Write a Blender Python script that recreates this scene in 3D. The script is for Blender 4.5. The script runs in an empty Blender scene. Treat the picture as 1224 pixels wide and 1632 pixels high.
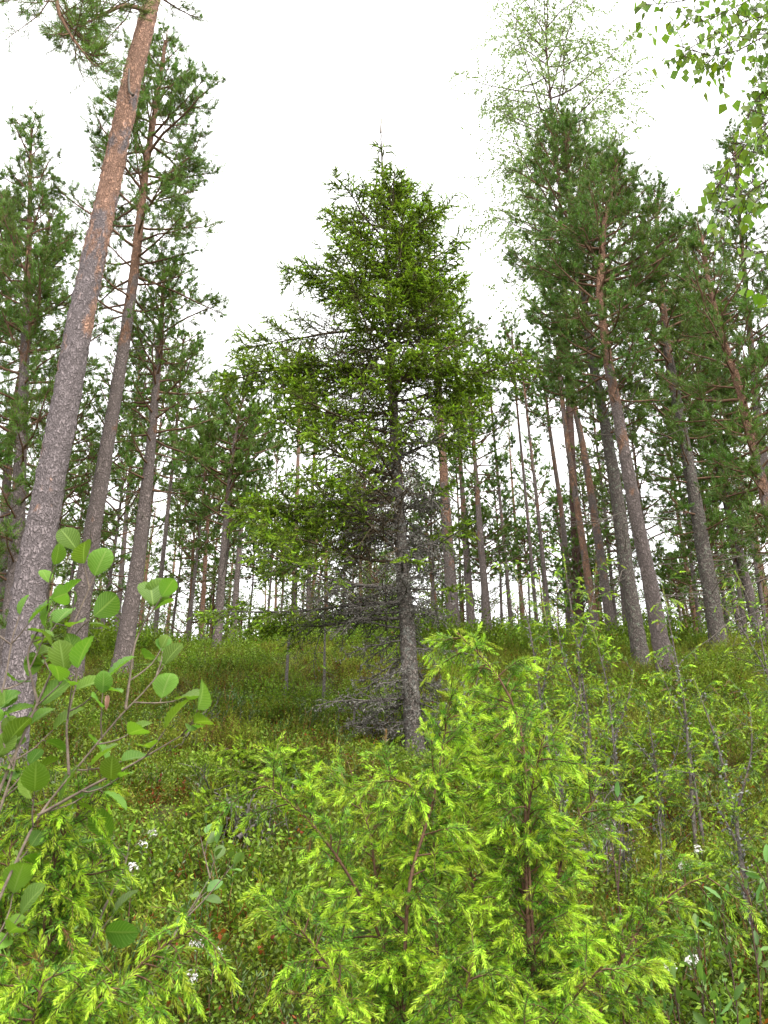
import bpy, math
import numpy as np
from mathutils import Vector, noise as mnoise

S = bpy.context.scene
COL = S.collection
# ------------------------------------------------------------------ camera
PITCH = math.radians(27.0)
EYE = 1.6
FPX = 1587.0                                   # focal length in pixels of the 1224x1632 photograph
cam = bpy.data.cameras.new("camera")
cam.sensor_fit = 'VERTICAL'; cam.sensor_height = 36.0; cam.lens = 36.0 * FPX / 1632.0
cam.clip_start = 0.05; cam.clip_end = 2000
cam.dof.use_dof = True; cam.dof.focus_distance = 9.5; cam.dof.aperture_fstop = 19.0
camo = bpy.data.objects.new("camera", cam); COL.objects.link(camo)
camo.location = (0, 0, EYE); camo.rotation_euler = (math.pi / 2 + PITCH, 0, 0)
S.camera = camo
# ------------------------------------------------------------------ light: bright overcast
SUN_EL, SUN_AZ = math.radians(52), math.radians(150)      # azimuth clockwise from +Y (behind, to the right of the camera)
W = bpy.data.worlds.new("World"); S.world = W; W.use_nodes = True
nt = W.node_tree; nt.nodes.clear()
wo = nt.nodes.new("ShaderNodeOutputWorld"); bg = nt.nodes.new("ShaderNodeBackground")
sky = nt.nodes.new("ShaderNodeTexSky"); sky.sky_type = 'NISHITA'; sky.sun_disc = False
sky.sun_elevation = SUN_EL; sky.sun_rotation = SUN_AZ
hs = nt.nodes.new("ShaderNodeHueSaturation"); hs.inputs['Saturation'].default_value = 0.25
mx = nt.nodes.new("ShaderNodeMix"); mx.data_type = 'RGBA'; mx.inputs[0].default_value = 0.80
mx.inputs[7].default_value = (13.0, 12.9, 12.9, 1)       # cloud layer
nt.links.new(sky.outputs[0], hs.inputs['Color']); nt.links.new(hs.outputs[0], mx.inputs[6])
nt.links.new(mx.outputs[2], bg.inputs['Color']); bg.inputs['Strength'].default_value = 0.065
nt.links.new(bg.outputs[0], wo.inputs['Surface'])
sl = bpy.data.lights.new("sun", 'SUN'); sl.energy = 1.5; sl.angle = math.radians(25); sl.color = (1.0, 0.96, 0.88)
slo = bpy.data.objects.new("sun", sl); COL.objects.link(slo)
sd = Vector((math.sin(SUN_AZ) * math.cos(SUN_EL), math.cos(SUN_AZ) * math.cos(SUN_EL), math.sin(SUN_EL)))
slo.rotation_euler = sd.to_track_quat('Z', 'Y').to_euler(); slo.location = (10, -15, 30)
S.view_settings.view_transform = 'Standard'; S.view_settings.look = 'None'
S.view_settings.gamma = 1.0; S.view_settings.use_curve_mapping = False
S.view_settings.exposure = 1.75
S.cycles.max_bounces = 6; S.cycles.diffuse_bounces = 3; S.cycles.glossy_bounces = 1
S.cycles.transmission_bounces = 3; S.cycles.transparent_max_bounces = 4; S.cycles.use_denoising = True
S.cycles.caustics_reflective = False; S.cycles.caustics_refractive = False

# ------------------------------------------------------------------ terrain and pixel helpers
_HY = np.array([-60, -10, 0, 4, 8, 12, 17, 20, 25, 40, 80, 160, 300.])
_HZ = np.array([-9, -2.6, 0, 1.62, 3.4, 5.4, 7.5, 8.3, 8.9, 9.4, 9.9, 9.0, 5.0])
_m = np.gradient(_HZ, _HY)


def height(x, y):
    x = np.asarray(x, float); y = np.asarray(y, float)
    i = np.clip(np.searchsorted(_HY, y) - 1, 0, len(_HY) - 2)
    h = _HY[i + 1] - _HY[i]; t = np.clip((y - _HY[i]) / h, 0, 1)
    z = ((2*t**3 - 3*t**2 + 1) * _HZ[i] + (t**3 - 2*t**2 + t) * h * _m[i]
         + (-2*t**3 + 3*t**2) * _HZ[i + 1] + (t**3 - t**2) * h * _m[i + 1])
    n = (0.10 * np.sin(x * 0.9 + 1.3 * np.sin(y * 0.5)) * np.sin(y * 0.8 + 0.7) + 0.05 * np.sin(x * 2.3 + y * 1.1)
         + 0.04 * np.sin(x * 1.1 - y * 2.7 + 2.0) + 0.02 * np.sin(x * 5.1 + 3 * np.sin(y * 2)) + 0.02 * np.sin(y * 6.3 + x * 1.7))
    z = z + (0.16 * np.sin(x * 0.55 + 1.0) + 0.12 * np.sin(x * 1.27 + 2.2) + 0.07 * np.sin(x * 2.9)) * np.exp(-((y - 17) / 3.5) ** 2)
    return z + n * np.clip((y - 1) / 4, 0.2, 1.0)


CP, SP = math.cos(PITCH), math.sin(PITCH)


def ray(px, py):
    a = (np.asarray(px, float) - 612) / FPX; b = (816 - np.asarray(py, float)) / FPX
    return np.stack([a, CP - b * SP, SP + b * CP], -1)


def at(px, py, d):
    r = ray(px, py)
    return np.array([0, 0, EYE]) + r * (np.asarray(d, float) / r[..., 1])[..., None]


def ground_depth(px, py, lift=0.0):
    ys = np.arange(1.5, 90, 0.02); r = ray(px, py)
    z = EYE + r[2] / r[1] * ys; x = r[0] / r[1] * ys
    k = np.nonzero(height(x, ys) + lift >= z)[0]
    return ys[k[0]] if len(k) else 30.0


# ------------------------------------------------------------------ mesh bag
def pad(pp):
    return np.array([tuple(q) + (0.0,) * (3 - len(q)) for q in pp], float)


class Bag:
    def __init__(s): s.v = []; s.q = []; s.t3 = []; s.a = []; s.n = 0; s.uv = []

    def add(s, v, f, mat=0, tint=0.5, rnd=0.5, uv=None):
        v = np.asarray(v, float).reshape(-1, 3); f = np.asarray(f, np.int64) + s.n
        m = len(v)
        A = np.empty((m, 4)); A[:, 0] = tint; A[:, 1] = rnd
        if uv is None: A[:, 2:] = 0
        else: A[:, 2:] = uv
        s.v.append(v); s.a.append(A); s.n += m
        (s.q if f.shape[1] == 4 else s.t3).append((f, mat))

    def build(s, name, mats, parent=None, origin=(0, 0, 0), smooth=True):
        v = np.concatenate(s.v) - np.asarray(origin, float); A = np.concatenate(s.a)
        fs = []; mi = []; tot = []
        for lst, k in ((s.q, 4), (s.t3, 3)):
            for f, m in lst:
                fs.append(f.ravel()); mi.append(np.full(len(f), m)); tot.append(np.full(len(f), k))
        loops = np.concatenate(fs).astype(np.int32); mi = np.concatenate(mi).astype(np.int32); tot = np.concatenate(tot).astype(np.int32)
        start = np.concatenate([[0], np.cumsum(tot)[:-1]]).astype(np.int32)
        me = bpy.data.meshes.new(name)
        me.vertices.add(len(v)); me.vertices.foreach_set("co", v.astype(np.float32).ravel())
        me.loops.add(len(loops)); me.loops.foreach_set("vertex_index", loops)
        me.polygons.add(len(tot)); me.polygons.foreach_set("loop_start", start); me.polygons.foreach_set("loop_total", tot)
        me.polygons.foreach_set("material_index", mi)
        me.polygons.foreach_set("use_smooth", np.full(len(tot), smooth))
        for i, an in enumerate(("tint", "rnd", "leafu", "leafv")):
            if i > 1 and not np.any(A[:, i]): continue
            at_ = me.attributes.new(an, 'FLOAT', 'POINT'); at_.data.foreach_set("value", A[:, i].astype(np.float32))
        me.update(calc_edges=True)
        for m in mats: me.materials.append(m)
        o = bpy.data.objects.new(name, me); COL.objects.link(o)
        if parent is not None: o.parent = parent
        return o


def thing(name, label, cat, loc, group=None):
    o = bpy.data.objects.new(name, None); COL.objects.link(o); o.location = Vector(loc)
    o.empty_display_size = 0.2; o["label"] = label; o["category"] = cat
    if group: o["group"] = group
    return o


def unit(v): return v / np.maximum(np.linalg.norm(v, axis=-1, keepdims=True), 1e-9)


def frame(T):
    ref = np.where(np.abs(T[..., 2:3]) > 0.9, np.array([1., 0, 0]), np.array([0, 0, 1.]))
    A = unit(np.cross(T, ref)); return A, np.cross(T, A)


def tubes(g, pts, r0, r1, k=4, mat=0, tint=0.5, rnd=0.5):
    """pts (m, n, 3): m tubes at once."""
    pts = np.asarray(pts, float); m, n, _ = pts.shape
    if m == 0: return
    T = unit(np.gradient(pts, axis=1)); A, B = frame(T)
    r = np.asarray(r0, float).reshape(-1, 1) + (np.asarray(r1, float) - np.asarray(r0, float)).reshape(-1, 1) * np.linspace(0, 1, n)[None, :]
    r = np.broadcast_to(r, (m, n))
    ang = np.arange(k) * 2 * math.pi / k
    v = pts[:, :, None] + r[:, :, None, None] * (A[:, :, None] * np.cos(ang)[None, None, :, None] + B[:, :, None] * np.sin(ang)[None, None, :, None])
    b = (np.arange(m) * n * k)[:, None, None]; i = (np.arange(n - 1) * k)[None, :, None]; j = np.arange(k)[None, None, :]; j2 = (j + 1) % k
    f = np.stack([b + i + j, b + i + j2, b + i + k + j2, b + i + k + j], -1).reshape(-1, 4)
    g.add(v, f, mat, tint, np.repeat(np.broadcast_to(rnd, (m,)), n * k))


def diamonds(g, P, D, L, Wd, rng, mat=0, tint=0.5, rnd=0.5, mid=0.4, side=None):
    m = len(P)
    if m == 0: return
    if side is None: side = unit(np.cross(D, rng.normal(size=(m, 3))))
    L = np.asarray(L).reshape(-1, 1); Wd = np.asarray(Wd).reshape(-1, 1) / 2
    v = np.stack([P, P + D * L * mid + side * Wd, P + D * L, P + D * L * mid - side * Wd], 1)
    f = np.arange(m * 4).reshape(-1, 4)
    g.add(v, f, mat, np.repeat(np.broadcast_to(tint, (m,)), 4), np.repeat(np.broadcast_to(rnd, (m,)), 4))


def shoots(g, P, D, L, k, nl, nw, rng, mat=0, tint=0.3, ang=45, jit=0.2, t0=0.0, fan=1.0, tip=0.55):
    """needle-covered shoots: k needles on each of m axes"""
    m = len(P)
    if m == 0: return
    L = np.broadcast_to(L, (m,)); tint = np.broadcast_to(tint, (m,)); rnd = rng.random(m)
    t = t0 + (1 - t0) * (np.arange(k)[None, :] + rng.random((m, k))) / k
    pos = P[:, None] + D[:, None] * (L[:, None] * t)[..., None]
    A, B = frame(D)
    ph = np.arange(k)[None, :] * 2.4 + rng.random((m, 1)) * 6.28 + rng.normal(size=(m, k)) * 0.3
    rad = A[:, None] * np.cos(ph)[..., None] + B[:, None] * np.sin(ph)[..., None]
    a = np.radians(ang) * (1.15 - 0.6 * t * fan) + rng.normal(size=(m, k)) * jit * 0.5
    d = D[:, None] * np.cos(a)[..., None] + rad * np.sin(a)[..., None]
    ln = nl * (0.75 + 0.5 * rng.random((m, k))) * (1 - (1 - tip) * t ** 3)
    tt = np.clip(tint[:, None] + rng.normal(size=(m, k)) * 0.08, 0, 1)
    diamonds(g, pos.reshape(-1, 3), unit(d.reshape(-1, 3)), ln.ravel(), np.full(m * k, nw), rng, mat, tt.ravel(), np.repeat(rnd, k))


# ------------------------------------------------------------------ growth
def grow(P, D, L, n, trop, noise, rng, tropv=(0, 0, 1)):
    """m axes grown in n steps; trop pulls towards tropv. returns (m, n+1, 3)"""
    m = len(P); out = [P]; p = P; d = D; L = np.broadcast_to(L, (m,))[:, None] / n
    tv = np.asarray(tropv, float)
    for i in range(n):
        d = unit(d + tv * np.asarray(trop).reshape(-1, 1) + rng.normal(size=(m, 3)) * noise)
        p = p + d * L; out.append(p)
    return np.stack(out, 1)


def sprout(pts, L, spacing, t0, t1, ang, rng, flat=0.0, lmin=0.0, angj=8):
    """places for side branches on each axis: returns P, D, t, parent index, parent length"""
    m, n, _ = pts.shape; L = np.broadcast_to(L, (m,))
    k = np.maximum(1, np.round(L * (t1 - t0) / spacing + rng.random(m) - 0.5)).astype(int)
    idx = np.repeat(np.arange(m), k)
    j = np.concatenate([np.arange(q) for q in k])
    t = t0 + (t1 - t0) * (j + rng.random(len(j))) / k[idx]
    f = t * (n - 1); i = np.clip(f.astype(int), 0, n - 2); w = (f - i)[:, None]
    P = pts[idx, i] * (1 - w) + pts[idx, i + 1] * w
    T = unit(pts[idx, i + 1] - pts[idx, i])
    side = unit(np.cross(T, np.array([0, 0, 1.]))); up = np.cross(side, T)
    sgn = np.where(j % 2 == 0, 1.0, -1.0)
    phi = np.where(rng.random(len(j)) < flat, np.where(sgn > 0, 0, math.pi) + rng.normal(size=len(j)) * 0.35, rng.random(len(j)) * 2 * math.pi)
    rad = side * np.cos(phi)[:, None] + up * np.sin(phi)[:, None]
    a = np.radians(ang + rng.normal(size=len(j)) * angj)[:, None]
    return P, unit(T * np.cos(a) + rad * np.sin(a)), t, idx, L[idx]


# ------------------------------------------------------------------ materials
def mat(name):
    m = bpy.data.materials.new(name); m.use_nodes = True
    N = m.node_tree.nodes; N.clear(); return m, N, m.node_tree.links


def ramp(N, stops):
    r = N.new("ShaderNodeValToRGB"); e = r.color_ramp.elements
    while len(e) < len(stops): e.new(0.5)
    for q, (p, c) in zip(e, stops): q.position = p; q.color = (*c, 1)
    return r


def leaf_mat(name, stops, trans=0.35, tcol=(1.1, 1.25, 0.5), rough=0.5, spec=0.25, vary=0.35, veins=False, objvar=0.0):
    m, N, K = mat(name)
    out = N.new("ShaderNodeOutputMaterial"); pr = N.new("ShaderNodeBsdfPrincipled"); tr = N.new("ShaderNodeBsdfTranslucent"); ms = N.new("ShaderNodeMixShader")
    at1 = N.new("ShaderNodeAttribute"); at1.attribute_name = "tint"; at2 = N.new("ShaderNodeAttribute"); at2.attribute_name = "rnd"
    rp = ramp(N, stops); K.new(at1.outputs['Fac'], rp.inputs[0])
    hv = N.new("ShaderNodeHueSaturation"); K.new(rp.outputs[0], hv.inputs['Color'])
    mr = N.new("ShaderNodeMapRange"); K.new(at2.outputs['Fac'], mr.inputs[0]); mr.inputs[3].default_value = 1 - vary; mr.inputs[4].default_value = 1 + vary
    K.new(mr.outputs[0], hv.inputs['Value'])
    mh = N.new("ShaderNodeMath"); mh.operation = 'MULTIPLY_ADD'; K.new(at2.outputs['Fac'], mh.inputs[0]); mh.inputs[1].default_value = 0.03; mh.inputs[2].default_value = 0.485
    if objvar:
        oi = N.new("ShaderNodeObjectInfo"); m2 = N.new("ShaderNodeMath"); m2.operation = 'MULTIPLY_ADD'
        K.new(oi.outputs['Random'], m2.inputs[0]); m2.inputs[1].default_value = objvar; K.new(mh.outputs[0], m2.inputs[2]); K.new(m2.outputs[0], hv.inputs['Hue'])
    else: K.new(mh.outputs[0], hv.inputs['Hue'])
    colout = hv.outputs[0]
    if veins:
        u = N.new("ShaderNodeAttribute"); u.attribute_name = "leafu"; v = N.new("ShaderNodeAttribute"); v.attribute_name = "leafv"
        au = N.new("ShaderNodeMath"); au.operation = 'ABSOLUTE'; K.new(u.outputs['Fac'], au.inputs[0])
        a = N.new("ShaderNodeMath"); a.operation = 'MULTIPLY_ADD'; K.new(au.outputs[0], a.inputs[0]); a.inputs[1].default_value = -0.30; K.new(v.outputs['Fac'], a.inputs[2])
        b = N.new("ShaderNodeMath"); b.operation = 'MULTIPLY'; K.new(a.outputs[0], b.inputs[0]); b.inputs[1].default_value = 10.0
        fr = N.new("ShaderNodeMath"); fr.operation = 'FRACT'; K.new(b.outputs[0], fr.inputs[0])
        ln = N.new("ShaderNodeMapRange"); K.new(fr.outputs[0], ln.inputs[0]); ln.inputs[1].default_value = 0.0; ln.inputs[2].default_value = 0.22; ln.inputs[3].default_value = 1; ln.inputs[4].default_value = 0
        md = N.new("ShaderNodeMapRange"); K.new(au.outputs[0], md.inputs[0]); md.inputs[1].default_value = 0.03; md.inputs[2].default_value = 0.10; md.inputs[3].default_value = 1; md.inputs[4].default_value = 0
        mxv = N.new("ShaderNodeMath"); mxv.operation = 'MAXIMUM'; K.new(ln.outputs[0], mxv.inputs[0]); K.new(md.outputs[0], mxv.inputs[1])
        cm = N.new("ShaderNodeMix"); cm.data_type = 'RGBA'; sc = N.new("ShaderNodeMath"); sc.operation = 'MULTIPLY'; K.new(mxv.outputs[0], sc.inputs[0]); sc.inputs[1].default_value = 0.6
        K.new(sc.outputs[0], cm.inputs[0]); K.new(colout, cm.inputs[6]); cm.inputs[7].default_value = (0.30, 0.42, 0.12, 1); colout = cm.outputs[2]
        bp = N.new("ShaderNodeBump"); bp.inputs['Strength'].default_value = 0.5; bp.inputs['Distance'].default_value = 0.004; K.new(fr.outputs[0], bp.inputs['Height']); K.new(bp.outputs[0], pr.inputs['Normal'])
    K.new(colout, pr.inputs['Base Color'])
    tm = N.new("ShaderNodeMix"); tm.data_type = 'RGBA'; tm.blend_type = 'MULTIPLY'; tm.inputs[0].default_value = 1; K.new(colout, tm.inputs[6]); tm.inputs[7].default_value = (*tcol, 1)
    K.new(tm.outputs[2], tr.inputs['Color'])
    pr.inputs['Roughness'].default_value = rough; pr.inputs['Specular IOR Level'].default_value = spec
    ms.inputs[0].default_value = trans; K.new(pr.outputs[0], ms.inputs[1]); K.new(tr.outputs[0], ms.inputs[2]); K.new(ms.outputs[0], out.inputs['Surface'])
    return m


def bark_mat(name, low, lowdark, high, scale=26.0, stretch=0.5, lichen=None, lichen_amt=0.0, bump=0.9, edge=0.35, patch=0.25, crack=0.6):
    """plated bark: 'tint' carries how much of the flaky upper bark shows"""
    m, N, K = mat(name)
    out = N.new("ShaderNodeOutputMaterial"); pr = N.new("ShaderNodeBsdfPrincipled"); K.new(pr.outputs[0], out.inputs['Surface'])
    tc = N.new("ShaderNodeTexCoord"); mp = N.new("ShaderNodeMapping"); K.new(tc.outputs['Object'], mp.inputs['Vector']); mp.inputs['Scale'].default_value = (1, 1, stretch)
    nz = N.new("ShaderNodeTexNoise"); K.new(mp.outputs[0], nz.inputs['Vector']); nz.inputs['Scale'].default_value = scale * 0.8; nz.inputs['Detail'].default_value = 4
    wv = N.new("ShaderNodeMix"); wv.data_type = 'RGBA'; wv.inputs[0].default_value = 0.12; K.new(mp.outputs[0], wv.inputs[6]); K.new(nz.outputs['Color'], wv.inputs[7])
    vo = N.new("ShaderNodeTexVoronoi"); vo.feature = 'DISTANCE_TO_EDGE'; vo.inputs['Scale'].default_value = scale; K.new(wv.outputs[2], vo.inputs['Vector'])
    vc = N.new("ShaderNodeTexVoronoi"); vc.inputs['Scale'].default_value = scale; K.new(wv.outputs[2], vc.inputs['Vector'])
    fine = N.new("ShaderNodeTexNoise"); K.new(tc.outputs['Object'], fine.inputs['Vector']); fine.inputs['Scale'].default_value = 48; fine.inputs['Detail'].default_value = 5
    big = N.new("ShaderNodeTexNoise"); K.new(mp.outputs[0], big.inputs['Vector']); big.inputs['Scale'].default_value = 4.5; big.inputs['Detail'].default_value = 5; big.inputs['Roughness'].default_value = 0.65
    at1 = N.new("ShaderNodeAttribute"); at1.attribute_name = "tint"
    # orange share = tint + patches
    s1 = N.new("ShaderNodeMath"); s1.operation = 'MULTIPLY_ADD'; K.new(big.outputs['Fac'], s1.inputs[0]); s1.inputs[1].default_value = 3.0; s1.inputs[2].default_value = -1.5 - 0.25 + patch
    s2 = N.new("ShaderNodeMath"); s2.operation = 'ADD'; K.new(s1.outputs[0], s2.inputs[0]); K.new(at1.outputs['Fac'], s2.inputs[1])
    st = N.new("ShaderNodeMapRange"); K.new(s2.outputs[0], st.inputs[0]); st.inputs[1].default_value = 0.38; st.inputs[2].default_value = 0.62
    lo = N.new("ShaderNodeMix"); lo.data_type = 'RGBA'; K.new(fine.outputs['Fac'], lo.inputs[0]); lo.inputs[6].default_value = (*[c * 0.35 for c in low], 1); lo.inputs[7].default_value = (*[c * 1.75 for c in low], 1)
    hi = N.new("ShaderNodeMix"); hi.data_type = 'RGBA'; K.new(vc.outputs['Color'], hi.inputs[0]); hi.inputs[6].default_value = (*[c * 0.65 for c in high], 1); hi.inputs[7].default_value = (*[min(1, c * 1.25) for c in high], 1)
    c1 = N.new("ShaderNodeMix"); c1.data_type = 'RGBA'; K.new(st.outputs[0], c1.inputs[0]); K.new(lo.outputs[2], c1.inputs[6]); K.new(hi.outputs[2], c1.inputs[7])
    eg = N.new("ShaderNodeMapRange"); K.new(vo.outputs['Distance'], eg.inputs[0]); eg.inputs[1].default_value = 0.0; eg.inputs[2].default_value = edge; eg.inputs[3].default_value = 1; eg.inputs[4].default_value = 0
    c2 = N.new("ShaderNodeMix"); c2.data_type = 'RGBA'; e2 = N.new("ShaderNodeMath"); e2.operation = 'MULTIPLY'; K.new(eg.outputs[0], e2.inputs[0]); e2.inputs[1].default_value = crack
    K.new(e2.outputs[0], c2.inputs[0]); K.new(c1.outputs[2], c2.inputs[6]); c2.inputs[7].default_value = (*lowdark, 1)
    col = c2.outputs[2]
    if lichen:
        ln = N.new("ShaderNodeTexNoise"); K.new(tc.outputs['Object'], ln.inputs['Vector']); ln.inputs['Scale'].default_value = 22; ln.inputs['Detail'].default_value = 6; ln.inputs['Roughness'].default_value = 0.75
        lm = N.new("ShaderNodeMapRange"); K.new(ln.outputs['Fac'], lm.inputs[0]); lm.inputs[1].default_value = 0.62 - lichen_amt * 0.2; lm.inputs[2].default_value = 0.68 - lichen_amt * 0.2
        c3 = N.new("ShaderNodeMix"); c3.data_type = 'RGBA'; K.new(lm.outputs[0], c3.inputs[0]); K.new(col, c3.inputs[6]); c3.inputs[7].default_value = (*lichen, 1); col = c3.outputs[2]
    K.new(col, pr.inputs['Base Color']); pr.inputs['Roughness'].default_value = 0.85; pr.inputs['Specular IOR Level'].default_value = 0.15
    hm = N.new("ShaderNodeMath"); hm.operation = 'MULTIPLY_ADD'; K.new(fine.outputs['Fac'], hm.inputs[0]); hm.inputs[1].default_value = 0.35
    es = N.new("ShaderNodeMapRange"); K.new(vo.outputs['Distance'], es.inputs[0]); es.inputs[2].default_value = edge; K.new(es.outputs[0], hm.inputs[2])
    bp = N.new("ShaderNodeBump"); bp.inputs['Strength'].default_value = bump; bp.inputs['Distance'].default_value = 0.02; K.new(hm.outputs[0], bp.inputs['Height']); K.new(bp.outputs[0], pr.inputs['Normal'])
    return m


def wood_mat(name, a, b, scale=40):
    m, N, K = mat(name)
    out = N.new("ShaderNodeOutputMaterial"); pr = N.new("ShaderNodeBsdfPrincipled"); K.new(pr.outputs[0], out.inputs['Surface'])
    tc = N.new("ShaderNodeTexCoord"); nz = N.new("ShaderNodeTexNoise"); K.new(tc.outputs['Object'], nz.inputs['Vector']); nz.inputs['Scale'].default_value = scale; nz.inputs['Detail'].default_value = 4; nz.inputs['Roughness'].default_value = 0.7
    mr = N.new("ShaderNodeMapRange"); K.new(nz.outputs['Fac'], mr.inputs[0]); mr.inputs[1].default_value = 0.35; mr.inputs[2].default_value = 0.65
    c = N.new("ShaderNodeMix"); c.data_type = 'RGBA'; K.new(mr.outputs[0], c.inputs[0]); c.inputs[6].default_value = (*a, 1); c.inputs[7].default_value = (*b, 1)
    K.new(c.outputs[2], pr.inputs['Base Color']); pr.inputs['Roughness'].default_value = 0.85; pr.inputs['Specular IOR Level'].default_value = 0.15
    bp = N.new("ShaderNodeBump"); bp.inputs['Strength'].default_value = 0.6; bp.inputs['Distance'].default_value = 0.004; K.new(nz.outputs['Fac'], bp.inputs['Height']); K.new(bp.outputs[0], pr.inputs['Normal'])
    return m


M = {}
M['pine_bark'] = bark_mat("pine_bark", (0.245, 0.205, 0.208), (0.055, 0.045, 0.045), (0.47, 0.275, 0.195), scale=30.0, stretch=0.45, edge=0.30, crack=0.42)
M['pine_bark_red'] = bark_mat("pine_bark_red", (0.225, 0.182, 0.17), (0.06, 0.048, 0.044), (0.36, 0.20, 0.13), scale=28.0, stretch=0.5, edge=0.30, crack=0.5)
M['pine_bark_lichen'] = bark_mat("pine_bark_with_lichen", (0.16, 0.135, 0.12), (0.04, 0.032, 0.03), (0.30, 0.16, 0.10), lichen=(0.20, 0.22, 0.17), lichen_amt=0.35, patch=0.1)
M['spruce_bark'] = bark_mat("spruce_bark", (0.20, 0.17, 0.15), (0.05, 0.042, 0.038), (0.22, 0.19, 0.16), scale=34, stretch=0.8, lichen=(0.26, 0.26, 0.235), lichen_amt=0.45, edge=0.2)
M['birch_bark'] = wood_mat("birch_bark", (0.10, 0.08, 0.07), (0.5, 0.48, 0.45), 9)
M['birch_twig'] = wood_mat("birch_twig", (0.06, 0.035, 0.03), (0.10, 0.06, 0.05))
M['pine_twig'] = wood_mat("pine_twig", (0.10, 0.065, 0.05), (0.22, 0.12, 0.07))
M['pine_dead'] = wood_mat("pine_dead_twig", (0.09, 0.075, 0.065), (0.22, 0.19, 0.165))
M['spruce_twig'] = wood_mat("spruce_twig", (0.07, 0.05, 0.035), (0.15, 0.11, 0.07))
M['dead'] = wood_mat("lichened_dead_wood", (0.055, 0.047, 0.042), (0.19, 0.17, 0.155), 60)
M['lichen'] = wood_mat("hanging_lichen", (0.065, 0.06, 0.05), (0.23, 0.225, 0.20), 30)
M['pale_lichen'] = wood_mat("pale_lichen", (0.07, 0.07, 0.062), (0.27, 0.28, 0.26), 30)
M['juniper_bark'] = wood_mat("juniper_bark", (0.06, 0.034, 0.024), (0.18, 0.10, 0.062), 60)
M['juniper_grey'] = wood_mat("juniper_bark_lichened", (0.06, 0.042, 0.034), (0.17, 0.15, 0.135), 45)
M['alder_bark'] = wood_mat("alder_bark", (0.12, 0.09, 0.075), (0.24, 0.19, 0.15), 50)
M['pine_needle'] = leaf_mat("pine_needle", [(0.0, (0.16, 0.11, 0.03)), (0.08, (0.075, 0.125, 0.026)), (0.6, (0.145, 0.225, 0.042)), (1.0, (0.30, 0.36, 0.11))], trans=0.25, objvar=0.02)
M['spruce_needle'] = leaf_mat("spruce_needle", [(0.0, (0.17, 0.10, 0.02)), (0.12, (0.085, 0.095, 0.016)), (0.5, (0.15, 0.225, 0.02)), (1.0, (0.36, 0.52, 0.03))], trans=0.25)
M['juniper_needle'] = leaf_mat("juniper_needle", [(0.0, (0.25, 0.14, 0.05)), (0.10, (0.05, 0.11, 0.035)), (0.5, (0.135, 0.28, 0.034)), (1.0, (0.46, 0.63, 0.048))], trans=0.35, tcol=(1.05, 1.15, 0.6), rough=0.45)
M['alder_leaf'] = leaf_mat("alder_leaf", [(0.0, (0.085, 0.17, 0.03)), (1.0, (0.185, 0.32, 0.045))], trans=0.35, tcol=(1.4, 1.5, 0.5), rough=0.5, spec=0.18, vary=0.3, veins=True)
M['birch_leaf'] = leaf_mat("birch_leaf", [(0.0, (0.10, 0.18, 0.03)), (1.0, (0.24, 0.36, 0.04))], trans=0.5, tcol=(1.3, 1.4, 0.5), rough=0.45)
M['birch_leaf_far'] = leaf_mat("birch_leaf_sky_paled", [(0.0, (0.15, 0.22, 0.07)), (1.0, (0.27, 0.37, 0.12))], trans=0.4, tcol=(1.15, 1.2, 0.8), rough=0.4, spec=0.5)  # far leaves: paling by the bright sky behind is mixed into this colour
M['bilberry'] = leaf_mat("bilberry_leaf", [(0.0, (0.22, 0.05, 0.02)), (0.012, (0.052, 0.085, 0.018)), (0.5, (0.14, 0.21, 0.027)), (1.0, (0.235, 0.32, 0.038))], trans=0.3, vary=0.45, spec=0.15)
M['heather'] = leaf_mat("heather_sprig", [(0.0, (0.15, 0.07, 0.04)), (0.3, (0.17, 0.125, 0.035)), (0.55, (0.165, 0.175, 0.028)), (1.0, (0.23, 0.29, 0.034))], trans=0.2, vary=0.4, spec=0.05)
M['grass'] = leaf_mat("grass_blade", [(0.0, (0.27, 0.15, 0.05)), (0.3, (0.18, 0.20, 0.04)), (1.0, (0.14, 0.23, 0.032))], trans=0.35, vary=0.3)
M['labrador'] = leaf_mat("labrador_tea_leaf", [(0.0, (0.20, 0.09, 0.03)), (0.2, (0.05, 0.09, 0.025)), (1.0, (0.12, 0.20, 0.045))], trans=0.2, rough=0.4, spec=0.4)
M['willow'] = leaf_mat("willow_leaf", [(0.0, (0.08, 0.17, 0.045)), (1.0, (0.17, 0.29, 0.075))], trans=0.3, rough=0.45)
M['petal'] = leaf_mat("white_petal", [(0.0, (0.75, 0.73, 0.68)), (1.0, (0.85, 0.85, 0.82))], trans=0.2, tcol=(1, 1, 1), vary=0.05)
M['dry_leaf'] = leaf_mat("dry_leaf", [(0.0, (0.42, 0.22, 0.19)), (1.0, (0.5, 0.3, 0.26))], trans=0.2, tcol=(1, .8, .7))


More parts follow.
